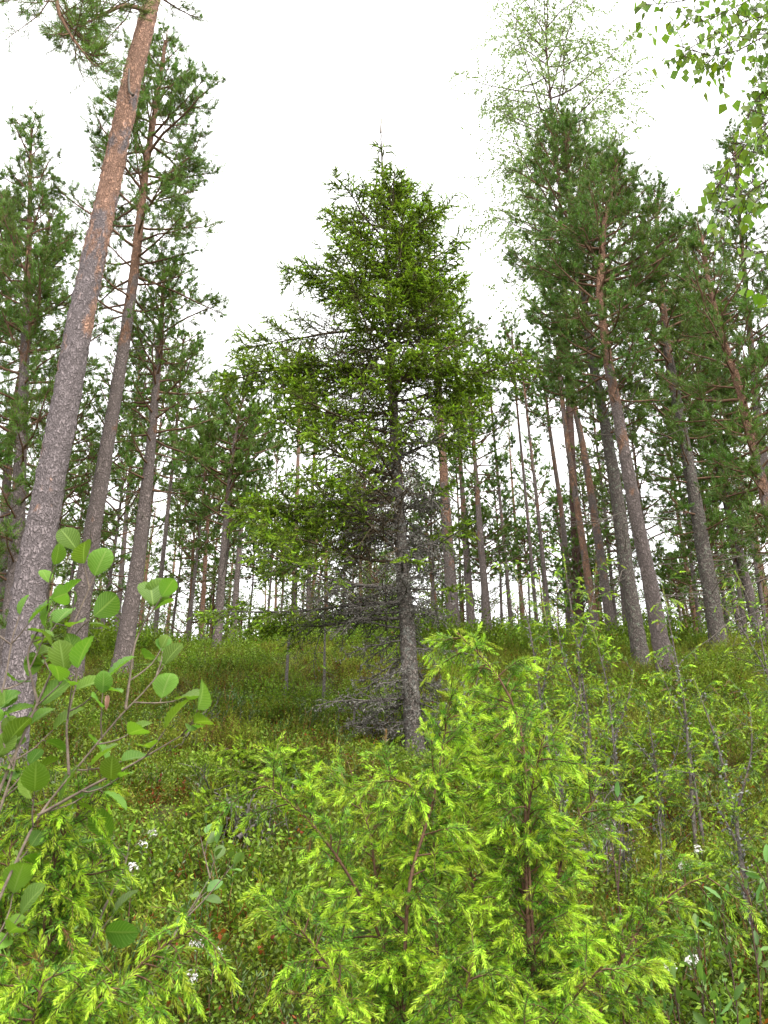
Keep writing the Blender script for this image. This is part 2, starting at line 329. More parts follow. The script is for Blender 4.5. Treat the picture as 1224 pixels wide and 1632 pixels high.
def ground_mat():
    m, N, K = mat("forest_floor")
    out = N.new("ShaderNodeOutputMaterial"); pr = N.new("ShaderNodeBsdfPrincipled"); K.new(pr.outputs[0], out.inputs['Surface'])
    tc = N.new("ShaderNodeTexCoord")
    a = N.new("ShaderNodeTexNoise"); K.new(tc.outputs['Object'], a.inputs['Vector']); a.inputs['Scale'].default_value = 1.6; a.inputs['Detail'].default_value = 8; a.inputs['Roughness'].default_value = 0.7
    b = N.new("ShaderNodeTexNoise"); K.new(tc.outputs['Object'], b.inputs['Vector']); b.inputs['Scale'].default_value = 26; b.inputs['Detail'].default_value = 5
    r1 = ramp(N, [(0.3, (0.035, 0.03, 0.018)), (0.5, (0.055, 0.06, 0.02)), (0.7, (0.06, 0.085, 0.022))]); K.new(a.outputs['Fac'], r1.inputs[0])
    c = N.new("ShaderNodeMix"); c.data_type = 'RGBA'; c.blend_type = 'MULTIPLY'; c.inputs[0].default_value = 0.8; K.new(r1.outputs[0], c.inputs[6])
    r2 = ramp(N, [(0.3, (0.4, 0.38, 0.36)), (0.7, (1.3, 1.25, 1.1))]); K.new(b.outputs['Fac'], r2.inputs[0]); K.new(r2.outputs[0], c.inputs[7])
    K.new(c.outputs[2], pr.inputs['Base Color']); pr.inputs['Roughness'].default_value = 0.95; pr.inputs['Specular IOR Level'].default_value = 0.1
    bp = N.new("ShaderNodeBump"); bp.inputs['Strength'].default_value = 0.8; bp.inputs['Distance'].default_value = 0.05; K.new(b.outputs['Fac'], bp.inputs['Height']); K.new(bp.outputs[0], pr.inputs['Normal'])
    return m


# ------------------------------------------------------------------ the hillside
def build_ground():
    xs = np.unique(np.concatenate([np.linspace(-400, -20, 40), np.linspace(-20, 20, 240), np.linspace(20, 400, 40)]))
    ys = np.unique(np.concatenate([np.linspace(-60, 0, 30), np.linspace(0, 26, 180), np.linspace(26, 300, 60)]))
    X, Y = np.meshgrid(xs, ys); Z = height(X, Y)
    g = Bag(); nx = len(xs); i = np.arange(len(ys) - 1)[:, None] * nx + np.arange(nx - 1)[None, :]
    g.add(np.stack([X, Y, Z], -1), np.stack([i, i + 1, i + nx + 1, i + nx], -1).reshape(-1, 4))
    o = g.build("hillside_ground", [ground_mat()]); o["kind"] = "structure"
    o["label"] = "mossy forest floor rising to the ridge"


build_ground()


def field(n, rng, y0=2.6, y1=22.0, power=0.8, wide=1.2):
    """random ground points, denser near the viewer"""
    u = rng.random(n); e = 2 - power
    y = (y0 ** e + u * (y1 ** e - y0 ** e)) ** (1 / e)
    x = (rng.random(n) * 2 - 1) * (0.44 * y + wide)
    return x, y


def patch(x, y, s, ph):
    return 0.5 + 0.25 * (np.sin(x * s + ph + 1.7 * np.sin(y * s * 0.7 + ph)) + np.sin(y * s * 1.3 + 2 * ph + 1.3 * np.sin(x * s * 0.9)))


def scatter(g, pv, pf, P, scale, rng, tint, rnd, mat=0, tilt=0.2, ptint=None):
    m = len(P); n = len(pv); a = rng.random(m) * 6.283
    ca, sa = np.cos(a), np.sin(a)
    R = np.zeros((m, 3, 3)); R[:, 0, 0] = ca; R[:, 0, 1] = -sa; R[:, 1, 0] = sa; R[:, 1, 1] = ca; R[:, 2, 2] = 1
    sh = rng.normal(size=(m, 2)) * tilt; R[:, 0, 2] = sh[:, 0]; R[:, 1, 2] = sh[:, 1]
    v = np.einsum('mij,nj->mni', R, pv) * np.asarray(scale).reshape(-1, 1, 1) + P[:, None]
    f = (pf[None] + (np.arange(m) * n)[:, None, None]).reshape(-1, pf.shape[1])
    tt = np.clip(np.asarray(tint).reshape(-1, 1) + (ptint[None] if ptint is not None else 0), 0, 1)
    g.add(v, f, mat, np.broadcast_to(tt, (m, n)).ravel(), np.repeat(rnd, n))


def proto(fn, seed):
    g = Bag(); fn(g, np.random.default_rng(seed)); v = np.concatenate(g.v); f = np.concatenate([q[0] for q in g.q]); t = np.concatenate(g.a)[:, 0]
    return v, f, t - 0.5


def p_bilberry(g, rng):
    k = 7; P = np.c_[rng.normal(size=(k, 2)) * 0.03, np.full(k, -0.03)]
    D = unit(np.c_[rng.normal(size=(k, 2)) * 0.45, np.ones(k)])
    st = grow(P, D, 0.20 + 0.07 * rng.random(k), 4, 0.1, 0.15, rng)
    tubes(g, st, np.full(k, 0.002), np.full(k, 0.001), 3, tint=0.2)
    Q, E, t, idx, _ = sprout(st, 0.2, 0.025, 0.3, 1.0, 55, rng)
    tw = grow(Q, E, 0.06, 2, 0.3, 0.1, rng)
    Q2, E2, *_ = sprout(tw, 0.06, 0.018, 0.1, 1.0, 60, rng)
    n = len(Q2); E2 = unit(E2 + np.array([0, 0, 0.1])); side = unit(np.cross(E2, np.array([0, 0, 1.]) + rng.normal(size=(n, 3)) * 0.4))
    diamonds(g, Q2, E2, 0.02 + 0.009 * rng.random(n), 0.011 + 0.005 * rng.random(n), rng, tint=0.5 + rng.normal(size=n) * 0.18, side=side, mid=0.5)


def p_round(g, rng):
    k = 9; P = np.c_[rng.normal(size=(k, 2)) * 0.05, np.full(k, -0.02)]
    D = unit(np.c_[rng.normal(size=(k, 2)) * 0.6, np.ones(k)])
    st = grow(P, D, 0.13 + 0.08 * rng.random(k), 3, 0.1, 0.15, rng)
    tubes(g, st, np.full(k, 0.002), np.full(k, 0.001), 3, tint=0.15)
    Q2, E2, *_ = sprout(st, 0.16, 0.013, 0.25, 1.0, 62, rng)
    n = len(Q2); side = unit(np.cross(E2, np.array([0, 0, 1.]) + rng.normal(size=(n, 3)) * 0.3))
    diamonds(g, Q2, unit(E2 + np.array([0, 0, .2])), 0.02 + 0.008 * rng.random(n), 0.014 + 0.004 * rng.random(n), rng, tint=0.5 + rng.normal(size=n) * 0.15, side=side, mid=0.55)


def p_heather(g, rng):
    k = 20; P = np.c_[rng.normal(size=(k, 2)) * 0.05, np.full(k, -0.02)]
    D = unit(np.c_[rng.normal(size=(k, 2)) * 0.4, np.ones(k)])
    st = grow(P, D, 0.11 + 0.10 * rng.random(k), 2, 0.15, 0.14, rng)
    tubes(g, st, np.full(k, 0.0016), np.full(k, 0.0008), 3, tint=0.12)
    Q, E, t, idx, _ = sprout(st, 0.2, 0.013, 0.2, 1.0, 48, rng); n = len(Q)
    diamonds(g, Q, E, 0.013 + 0.016 * rng.random(n), 0.0062, rng, tint=0.35 + 0.35 * t + rng.normal(size=n) * 0.12)


def p_grass(g, rng):
    k = 16; P = np.c_[rng.normal(size=(k, 2)) * 0.025, np.full(k, -0.02)]
    D = unit(np.c_[rng.normal(size=(k, 2)) * 0.3, np.ones(k)])
    L = 0.16 + 0.16 * rng.random(k)
    out = unit(np.c_[D[:, :2], np.zeros(k)]); p = P; d = D; pts = [p]
    for i in range(4): d = unit(d + out * 0.18 - np.array([0, 0, 0.1])); p = p + d * (L / 4)[:, None]; pts.append(p)
    s = unit(np.cross(D, rng.normal(size=(k, 3)))); w = np.array([0.8, 1, .8, .5, .05]) * 0.0028
    pts = np.stack(pts, 1); v = np.stack([pts + s[:, None] * w[None, :, None], pts - s[:, None] * w[None, :, None]], 2)
    b = (np.arange(k) * 10)[:, None] + (np.arange(4) * 2)[None]; f = np.stack([b, b + 1, b + 3, b + 2], -1).reshape(-1, 4)
    g.add(v, f, 0, np.repeat(0.5 + rng.normal(size=k) * 0.2, 10))


def p_labrador(g, rng):
    k = 4; P = np.c_[rng.normal(size=(k, 2)) * 0.05, np.full(k, -0.03)]
    D = unit(np.c_[rng.normal(size=(k, 2)) * 0.35, np.ones(k)])
    st = grow(P, D, 0.24 + 0.12 * rng.random(k), 4, 0.2, 0.1, rng)
    tubes(g, st, np.full(k, 0.003), np.full(k, 0.0018), 4, tint=0.05)
    Q, E, t, *_ = sprout(st, 0.3, 0.008, 0.4, 1.0, 65, rng); n = len(Q)
    E = unit(E + np.array([0, 0, 0.25]) * (t - .4)[:, None] * 3)
    side = unit(np.cross(E, np.array([0, 0, 1.]) + rng.normal(size=(n, 3)) * 0.25))
    diamonds(g, Q, E, 0.032 + 0.015 * rng.random(n), 0.008, rng, tint=0.35 + 0.45 * (t - .4) + rng.normal(size=n) * 0.12, side=side, mid=0.5)


_sd = ground_depth(662, 1224); _sx = float(at(662, 1224, _sd)[0])


def stuff(name, label, mts, fn, seeds, n, rng, base, keep, smin, smax, tilt=0.2, y0=2.6, y1=22, power=0.8, tsd=0.12, z=0.0):
    g = Bag()
    for s in seeds:
        pv, pf, pt = proto(fn, s); x, y = field(n // len(seeds), rng, y0, y1, power)
        k = (rng.random(len(x)) < keep(x, y)) & ~((np.abs(x - _sx) < 0.30) & (y > _sd - 0.75) & (y < _sd + 0.25) & (rng.random(len(x)) < 0.85)); x = x[k]; y = y[k]
        P = np.c_[x, y, height(x, y) + z]; m = len(P); cl = patch(x, y, 1.9, len(name) * 1.7); c2 = patch(x, y, 3.7, len(name) * 0.9)
        scatter(g, pv, pf, P, (smin + (smax - smin) * rng.random(m)) * (0.7 + 0.6 * cl), rng, np.clip(base + 0.34 * (cl - 0.5) + 0.22 * (c2 - .5) + rng.normal(size=m) * tsd, 0.03, 1), rng.random(m), 0, tilt, pt)
    o = g.build(name, mts); o["kind"] = "stuff"; o["label"] = label


rg = np.random.default_rng(11)
stuff("heather", "fine brownish green heather covering the slope", [M['heather']], p_heather, (1, 2, 3, 4), 11500, rg, 0.68,
      lambda x, y: (0.25 + 0.9 * patch(x, y, 0.7, 0.4)) * np.clip((y - 3.0) / 4, 0.15, 1), 0.75, 1.2, tsd=0.28)
stuff("bilberry", "leafy green bilberry covering the slope", [M['bilberry']], p_bilberry, (5, 6, 7, 8), 8600, rg, 0.5,
      lambda x, y: 0.15 + 1.0 * patch(x, y, 0.8, 2.1) + (y > 15) * 0.4, 0.75, 1.2, tsd=0.12)
stuff("ridge_bilberry", "taller bright bilberry along the top of the slope", [M['bilberry']], p_bilberry, (41, 42, 43), 2600, rg, 0.62,
      lambda x, y: 0.2 + 0.9 * patch(x, y, 1.3, 3.1), 1.1, 2.3, y0=14.0, y1=21, tsd=0.14)
stuff("bog_bilberry", "low round-leaved bog bilberry between the shrubs", [M['bilberry']], p_round, (15, 16, 17), 4200, rg, 0.32,
      lambda x, y: 0.3 + 0.8 * patch(x, y, 1.1, 4.0), 0.7, 1.25, y1=12, power=1.2, tsd=0.14)
stuff("grass", "thin grass tufts among the ground cover", [M['grass']], p_grass, (21, 22, 23), 1500, rg, 0.55,
      lambda x, y: 0.1 + 0.9 * patch(x, y, 1.2, 5.5), 0.6, 1.25, tsd=0.2)
stuff("labrador_tea_cover", "dark narrow-leaved labrador tea low on the slope", [M['labrador']], p_labrador, (31, 32, 33), 1000, rg, 0.5,
      lambda x, y: 0.2 + 0.8 * patch(x, y, 1.0, 1.2), 0.7, 1.15, y1=10, tsd=0.1)


# ------------------------------------------------------------------ trees
def smooth_path(pts, n, passes=3):
    pts = np.asarray(pts, float); s = np.r_[0, np.cumsum(np.linalg.norm(np.diff(pts, axis=0), axis=1))]
    q = np.linspace(0, s[-1], n); p = np.stack([np.interp(q, s, pts[:, i]) for i in range(3)], 1)
    w = max(1, n // 40)
    for _ in range(passes * w):
        p[1:-1] = 0.25 * p[:-2] + 0.5 * p[1:-1] + 0.25 * p[2:]
    return p


def trunk_path(path, d, spacing=0.1):
    px = np.array(path, float); dd = ground_depth(*px[0]) if d is None else d
    p = at(px[:, 0], px[:, 1], dd)
    h = float(height(p[0, 0], p[0, 1])) - 0.12
    if p[0, 2] > h:
        dr = unit(p[1] - p[0]); dr = dr / max(dr[2], 0.3); p = np.vstack([p[0] - dr * (p[0, 2] - h), p])
    L = np.linalg.norm(np.diff(p, axis=0), axis=1).sum()
    return smooth_path(p, max(14, int(L / spacing))), dd


def trunk_mesh(g, pts, r0, r1, k, rng, tint, flare=0.45, lump=0.05, mat=0, plates=None):
    n = len(pts); s = np.r_[0, np.cumsum(np.linalg.norm(np.diff(pts, axis=0), axis=1))]; u = s / s[-1]
    T = unit(np.gradient(pts, axis=0)); A = unit(np.cross(T, np.array([0, 1., 0]))); B = np.cross(T, A)
    r = r0 + (r1 - r0) * u; r = r * (1 + flare * np.exp(-s / 0.25))
    ang = np.arange(k) * 2 * math.pi / k
    ph = rng.random(6) * 6.28
    nz = (np.sin(s[:, None] * 2.1 + ang * 2 + ph[0]) + np.sin(s[:, None] * 5.3 - ang * 3 + ph[1]) + np.sin(s[:, None] * 11.0 + ang * 5 + ph[2]) * 0.6
          + rng.normal(size=(n, k)) * 0.5 + 2.2 * np.sin(ang * 4 + ph[3]) * np.exp(-s / 0.2)[:, None])
    rr = r[:, None] * (1 + lump * nz * 0.5)
    if plates:                                          # cracked plates of bark as real relief
        fr, depth, st_ = plates
        c = (pts[:, None] - pts[0]) + r[:, None, None] * (A[:, None] * np.cos(ang)[None, :, None] + B[:, None] * np.sin(ang)[None, :, None])
        q = c * np.array([fr, fr, fr * st_]); dsp = np.zeros(n * k)
        for i_, co in enumerate(q.reshape(-1, 3)):
            v_ = Vector(co) + 0.35 * mnoise.noise_vector(Vector(co) * 1.7); dd_ = mnoise.voronoi(v_)[0]
            dsp[i_] = min(1.0, (dd_[1] - dd_[0]) / 0.30) + 0.35 * mnoise.noise(Vector(co) * 4.0)
        rr = rr + depth * (dsp.reshape(n, k) - 0.6)
    v = pts[:, None] + rr[..., None] * (A[:, None] * np.cos(ang)[None, :, None] + B[:, None] * np.sin(ang)[None, :, None])
    i = (np.arange(n - 1) * k)[:, None]; j = np.arange(k)[None]; j2 = (j + 1) % k
    f = np.stack([i + j, i + j2, i + k + j2, i + k + j], -1).reshape(-1, 4)
    g.add(v, f, mat, np.repeat(tint(u) if callable(tint) else np.full(n, tint), k))


def pine_limb(wood, need, pts0, L, r, d, rng, dens=1.0, bare=0.25, tint=0.3, k=28, nl=0.07):
    nw = max(0.003, 0.85 * d / 998)
    pts0 = pts0[None] if pts0.ndim == 2 else pts0; m = len(pts0); L = np.broadcast_to(L, (m,))
    tubes(wood, pts0, r, np.full(m, 0.006), 5)
    P, D, t, idx, PL = sprout(pts0, L, 0.085 / dens, bare, 1.0, 52, rng, flat=0.55)
    L1 = np.clip(0.42 * PL * (1.1 - t) * (0.6 + 0.8 * rng.random(len(t))), 0.12, 0.9)
    p1 = grow(P, D, L1, 4, 0.10, 0.14, rng); tubes(wood, p1, 0.0035 + 0.008 * L1, np.full(len(L1), 0.003), 3)
    P, D, t2, idx2, _ = sprout(p1, L1, 0.06 / dens, 0.25, 1.0, 48, rng, flat=0.3)
    L2 = 0.09 + 0.13 * rng.random(len(t2))
    p2 = grow(P, D, L2, 2, 0.35, 0.12, rng); tubes(wood, p2, np.full(len(L2), 0.0035), np.full(len(L2), 0.0025), 3)
    A = np.concatenate([p2[:, 0], p1[:, -2], pts0[:, -2]]); B = np.concatenate([p2[:, -1], p1[:, -1], pts0[:, -1]])
    Dv = B - A; Ls = np.linalg.norm(Dv, axis=1)
    shoots(need, A, Dv / Ls[:, None], Ls * 1.08, k, nl, nw, rng, 0, np.clip(tint + rng.normal(size=len(A)) * 0.12, 0.09, 1), ang=48, t0=0.15)
    c = rng.random(len(A)) < 0.10                      # pale new candles
    shoots(need, B[c], unit(Dv[c] + np.array([0, 0, .15])), 0.09, 12, 0.02, nw, rng, 0, 0.9, ang=20)


def pine(label, path, r0, r1, crown, d=None, near=False, dens=1.0, nlimb=None, red=(0.25, 0.75), bark='pine_bark_red', dead=10, group="pines of the forest", tint=0.5, seed=0,
         kind='pine_tree', extra=(), side=1.0, k=28, low=0.0, lowdens=1.0):
    """crown = (y px bottom, half width left px, half width right px) or None; the top is the end of the path"""
    rng = np.random.default_rng(seed + 1000); pts, d = trunk_path(path, d, (0.035 if near == 2 else 0.06) if near else 0.25)
    B = pts[0]; root = thing(kind, label, 'pine tree', B, group)
    s = np.r_[0, np.cumsum(np.linalg.norm(np.diff(pts, axis=0), axis=1))]; H = s[-1]; u = s / H
    g = Bag(); lo_, hi_ = red
    trunk_mesh(g, pts, r0, r1, (44 if near == 2 else 28) if near else 9, rng, lambda q: np.clip((q - lo_) / (hi_ - lo_), 0, 1) * (0.9 if near else 0.55), lump=0.05, plates=(20.0, 0.015 if near == 2 else 0.011, 0.5) if near else None)
    tr = g.build("trunk", [M[bark]], root, B)
    # pixel height of each trunk point
    rel = pts - np.array([0, 0, EYE]); fz = rel[:, 1] * CP + rel[:, 2] * SP; pyy = 816 - FPX * (-rel[:, 1] * SP + rel[:, 2] * CP) / fz
    pxm = fz / FPX
    wood, need = Bag(), Bag()
    if crown:
        yb, wl, wr = crown; ub = np.interp(-yb, -pyy, u)
        n = int(1.4 * (nlimb or max(10, int((1 - ub) * H * 6)))); n = min(n, 90) if near else n; av = rng.random() * 6.28
        for i in range(n):
            q = (i + rng.random()) / n; ui = ub + (1 - ub) * q ** 0.9; az = av + i * 2.399 + rng.normal() * 0.4
            p = np.array([np.interp(ui, u, pts[:, c]) for c in range(3)]); sc = np.interp(ui, u, pxm)
            w = wr if math.cos(az) > 0 else wl; w = (abs(math.cos(az)) * w + abs(math.sin(az)) * 0.5 * (wl + wr) * 0.85)
            prof = min(1.0, 0.35 + 1.6 * q) * (1 - q) ** 0.65 * 1.25 + 0.10
            L = max(0.25, w * sc * prof * (0.65 + 0.55 * rng.random()))
            el = math.radians(-5 + 62 * q ** 1.2 + rng.normal() * 9)
            D = np.array([math.cos(az) * math.cos(el), math.sin(az) * math.cos(el) * side, math.sin(el)])
            p0 = grow(p[None], unit(D[None]), L, 8, 0.05, 0.10, rng)
            if near: wd, nd = Bag(), Bag()
            else: wd, nd = wood, need
            pine_limb(wd, nd, p0, L, np.array([0.008 + 0.012 * L]), d, rng, dens * (lowdens + (1 - lowdens) * min(1, q * 2.5)), 0.22, tint, k)
            if near:
                b = wd.build("branch", [M['pine_twig']], root, B); nd.build("needles", [M['pine_needle']], b, B)
    for ep in extra:                                    # limbs traced at the tree's own distance
        ee = pad(ep); p3 = at(ee[:, 0], ee[:, 1], d + (ee[:, 2] if ee.shape[1] > 2 else 0)); p3 = smooth_path(p3, 10, 1)
        L = np.linalg.norm(np.diff(p3, axis=0), axis=1).sum(); wd, nd = (Bag(), Bag()) if near else (wood, need)
        pine_limb(wd, nd, p3, L, np.array([0.008 + 0.012 * L]), d, rng, dens, 0.25, tint, k)
        if near:
            b = wd.build("branch", [M['pine_twig']], root, B); nd.build("needles", [M['pine_needle']], b, B)
    if near == 2:
        sb = at(np.array([212., 206, 205, 206]), np.array([152., 146, 128, 110]), d - 0.12); sg = Bag(); tubes(sg, sb[None], [0.016], [0.009], 7); sg.build("broken_stub", [M['pine_dead']], root, B)
    if dead:                                            # dry twigs below the crown
        ub2 = np.interp(-(crown[0] if crown else 0), -pyy, u)
        ui = ub2 * (0.35 + 0.7 * rng.random(dead)); P = np.stack([np.interp(ui, u, pts[:, c]) for c in range(3)], 1)
        az = rng.random(dead) * 6.28; D = np.c_[np.cos(az), np.sin(az), rng.normal(size=dead) * 0.25]
        L = 0.3 + 0.8 * rng.random(dead); p0 = grow(P, unit(D), L, 5, -0.04, 0.16, rng)
        for i in range(dead):
            gd = Bag(); tubes(gd, p0[i:i + 1], [0.008], [0.003], 4); P, D, t, ix, pl = sprout(p0[i:i + 1], L[i], 0.14, 0.2, 1, 50, rng)
            p1 = grow(P, D, 0.1 + 0.25 * rng.random(len(t)), 3, -0.02, 0.2, rng); tubes(gd, p1, np.full(len(t), 0.004), np.full(len(t), 0.002), 3)
            gd.build("dead_branch", [M['pine_dead']], root, B)
    if need.n:
        c = need; off = wood
        o = c.build("crown", [M['pine_needle']], root, B); off.build("limbs", [M['pine_twig']], o, B)
    return root


NEAR = "tall pines on the slope"; FAR = "pines behind the ridge"; YOUNG = "young bushy pines"
# left side
pine("tall leaning pine at left with thick grey plated bark turning orange high up", [(5, 1250), (48, 935), (97, 680), (134, 480), (176, 290), (216, 100), (243, 0), (258, -130), (268, -300)],
     0.138, 0.072, (-120, 330, 260), near=2, dens=1.25, nlimb=10, bark='pine_bark', red=(0.27, 0.52), dead=0, group=NEAR, seed=1,
     extra=([(240, 20), (200, 5, -.5), (150, 30, -.8), (95, 60, -1.0)], [(240, 5), (180, -20, .4), (130, 20, .6), (120, 90, .7)], [(247, -10), (285, 15, .3), (312, 28, .4)], [(250, -60), (150, -70, -.8), (75, -20, -1.2), (115, 70, -1.3), (150, 105, -1.3)], [(250, -60), (330, -60, .8), (400, -20, 1)]))
pine("slender grey-red pine just right of the leaning pine, its crown open on the right", [(112, 1100), (135, 930), (152, 820), (176, 680), (196, 560), (212, 450), (222, 360), (233, 260), (250, 160), (264, 65)],
     0.125, 0.03, (520, 125, 125), near=True, dens=1.2, nlimb=50, red=(0.35, 0.6), dead=6, group=NEAR, seed=2, lowdens=0.6,
     extra=([(205, 500), (175, 510), (150, 520)], [(215, 440), (270, 460, .3), (330, 490, .5), (355, 500, .6)]))
pine("bushy dense pine at the left edge, green from top to foot", [(8, 1085), (25, 900), (38, 600), (46, 400), (50, 205)], 0.11, 0.015, (1020, 125, 95), d=11.0, near=True, dens=1.25, nlimb=70, red=(0.4, 0.8), dead=0, group=YOUNG, seed=3, kind='pine_tree')
pine("pine half outside the left edge behind the bushy one", [(-75, 1040), (-45, 700), (-15, 420), (-5, 320)], 0.12, 0.03, (760, 150, 110), d=14, dens=0.9, nlimb=44, red=(0.3, 0.6), group=NEAR, seed=4)
pine("pine with pale orange upper stem showing through the needles at far left", [(-5, 1020), (15, 700), (30, 610), (48, 540), (65, 450), (80, 340)], 0.10, 0.03, (560, 90, 75), d=15, dens=0.8, nlimb=30, red=(0.15, 0.45), seed=5, group=NEAR)
pine("grey pine with drooping green twigs midway between slender pine and spruce", [(202, 1010), (222, 880), (238, 740), (250, 600), (258, 500), (262, 425)], 0.125, 0.02, (790, 95, 105), d=12.6, near=True, dens=0.8, nlimb=48, red=(0.5, 0.9), group=NEAR, seed=6)
pine("straight dark-stemmed pine left of the spruce with a pointed crown", [(345, 1035), (356, 880), (366, 760), (380, 660), (398, 592)], 0.095, 0.015, (860, 85, 70), d=16.6, dens=1.0, nlimb=46, red=(0.3, 0.8), group=NEAR, seed=7, low=1)
pine("thin bare-stemmed pine beside the pointed one, nearer the spruce", [(372, 1000), (385, 830), (393, 740), (400, 660)], 0.085, 0.02, (800, 75, 60), d=20, dens=0.8, nlimb=30, group=FAR, seed=8)
pine("thin straight orange-red stem standing on the ridge at left", [(320, 1022), (327, 900), (334, 780), (340, 690)], 0.065, 0.02, (800, 70, 60), d=20, dens=0.7, nlimb=26, red=(-0.5, 0.1), group=FAR, seed=9)
pine("thin dark crooked pine left of the orange-red stem", [(252, 960), (268, 810), (283, 660), (292, 540)], 0.055, 0.02, (760, 70, 80), d=18, dens=0.7, nlimb=30, group=FAR, seed=10)
pine("thin dark pine between the slender and the grey drooping pine", [(188, 980), (203, 800), (217, 640), (226, 540)], 0.06, 0.02, (720, 60, 55), d=18, dens=0.7, nlimb=26, group=FAR, seed=11)
pine("pale reddish pine showing left of the spruce boughs", [(468, 1015), (471, 860), (476, 700), (479, 600)], 0.08, 0.03, (700, 55, 50), d=22, dens=0.7, nlimb=22, red=(0.0, 0.5), group=FAR, seed=12)
pine("grey pine right behind the left spruce boughs", [(490, 1010), (495, 840), (502, 700), (505, 620)], 0.075, 0.03, (740, 50, 50), d=24, dens=0.7, nlimb=22, group=FAR, seed=13)
# behind the spruce, on its right
pine("red-stemmed pine half hidden right behind the spruce trunk", [(724, 1010), (713, 850), (703, 690), (697, 560), (694, 470)], 0.125, 0.03, (600, 75, 70), d=16.5, dens=0.9, nlimb=30, red=(0.05, 0.4), group=NEAR, seed=14)
pine("dark pine just right of the red-stemmed one", [(752, 1010), (742, 860), (734, 740), (728, 640)], 0.10, 0.03, (700, 50, 45), d=19, dens=0.8, nlimb=22, group=FAR, seed=15)
pine("dark pine close behind the right spruce boughs", [(778, 1005), (766, 860), (756, 720), (748, 600)], 0.09, 0.02, (800, 50, 60), d=18, dens=0.8, nlimb=32, group=FAR, seed=16)
pine("first very thin dark pole right of the spruce", [(815, 1000), (800, 830), (785, 670), (775, 560)], 0.05, 0.02, (660, 50, 40), d=20, dens=0.7, nlimb=20, group=FAR, seed=17)
pine("left pole of the thin dark pair right of the spruce", [(856, 1000), (838, 790), (824, 650), (815, 520)], 0.045, 0.02, (650, 45, 45), d=20, dens=0.7, nlimb=20, group=FAR, seed=18)
pine("right pole of the thin dark pair, slightly thicker", [(876, 1000), (856, 800), (841, 670), (830, 560)], 0.055, 0.02, (660, 45, 50), d=19, dens=0.7, nlimb=20, group=FAR, seed=19)
pine("pale pinkish stem with short dry twigs right of the dark pair", [(912, 1005), (896, 820), (878, 700), (866, 600)], 0.085, 0.03, (690, 55, 50), d=20, dens=0.7, nlimb=20, red=(0.0, 0.6), group=FAR, seed=20)
pine("bright orange-pink thin stem among the dark right trunks", [(953, 1028), (937, 920), (919, 800), (906, 720), (896, 640), (888, 540)], 0.075, 0.035, (660, 50, 50), d=16.0, dens=0.7, nlimb=20, red=(-0.8, -0.1), group=FAR, seed=21)
pine("red-brown pine between the orange-pink stem and the lichen-covered trunk", [(978, 1030), (952, 850), (931, 720), (912, 630), (890, 520), (875, 440)], 0.095, 0.03, (640, 60, 60), d=16.5, dens=0.8, nlimb=26, red=(0.1, 0.4), group=FAR, seed=22)
# right side
pine("big dark lichen-covered pine carrying the dense crown under the birch", [(1024, 1066), (1005, 950), (985, 800), (965, 680), (942, 560), (926, 450), (910, 330), (898, 190)], 0.108, 0.03, (700, 125, 115), near=True, dens=1.1, nlimb=72, red=(0.5, 0.75), bark='pine_bark_lichen', dead=30, group=NEAR, seed=23, tint=0.34)
pine("grey-brown pine leaning left beside the lichen-covered trunk", [(1064, 1085), (1040, 950), (1015, 830), (990, 690), (968, 570), (955, 470), (962, 360), (985, 255)], 0.105, 0.03, (640, 95, 125), near=True, dens=1.08, nlimb=56, red=(0.35, 0.6), dead=18, group=NEAR, seed=24, tint=0.34,
     extra=([(955, 450), (1010, 440, -.3), (1060, 410, -.5), (1095, 380, -.6)],))
pine("stout dark pine to the right of the bright sky gap", [(1148, 1035), (1130, 930), (1105, 780), (1082, 660), (1064, 560), (1052, 450), (1046, 340), (1050, 300)], 0.125, 0.03, (860, 95, 105), near=True, dens=1.0, nlimb=58, red=(0.4, 0.62), bark='pine_bark_lichen', dead=18, group=NEAR, seed=25, tint=0.34, lowdens=0.8)
pine("curved grey-red pine at the right edge bending left as it rises", [(1262, 1000), (1226, 820), (1196, 690), (1176, 610), (1152, 540), (1130, 455), (1118, 375)], 0.085, 0.02, (900, 95, 100), d=9.5, near=True, dens=1.0, nlimb=60, red=(0.25, 0.6), dead=14, group=NEAR, seed=26, tint=0.36)
pine("dark pine behind the curved pine near the right edge", [(1210, 1015), (1168, 840), (1142, 730), (1122, 640), (1100, 520), (1090, 400)], 0.09, 0.03, (860, 85, 90), d=15, dens=1.2, nlimb=54, red=(0.3, 0.6), group=NEAR, seed=27, tint=0.34)
pine("tall pine at the right edge with high thin top against the sky", [(1262, 1030), (1232, 850), (1206, 650), (1190, 480), (1178, 340), (1170, 215)], 0.10, 0.02, (800, 80, 90), d=14, dens=1.05, nlimb=54, group=NEAR, seed=28, tint=0.36)
pine("pine just outside the right edge whose twigs reach the top corner", [(1330, 1010), (1310, 600), (1285, 300), (1260, 60), (1250, -60)], 0.14, 0.03, (420, 100, 80), d=12.5, dens=0.9, nlimb=34, group=NEAR, seed=29)
pine("thin reddish pine between the stout dark pine and the right edge", [(1182, 1020), (1150, 850), (1125, 720), (1108, 610), (1090, 480)], 0.06, 0.02, (700, 55, 60), d=19, dens=0.9, nlimb=34, red=(0.1, 0.5), group=FAR, seed=30)
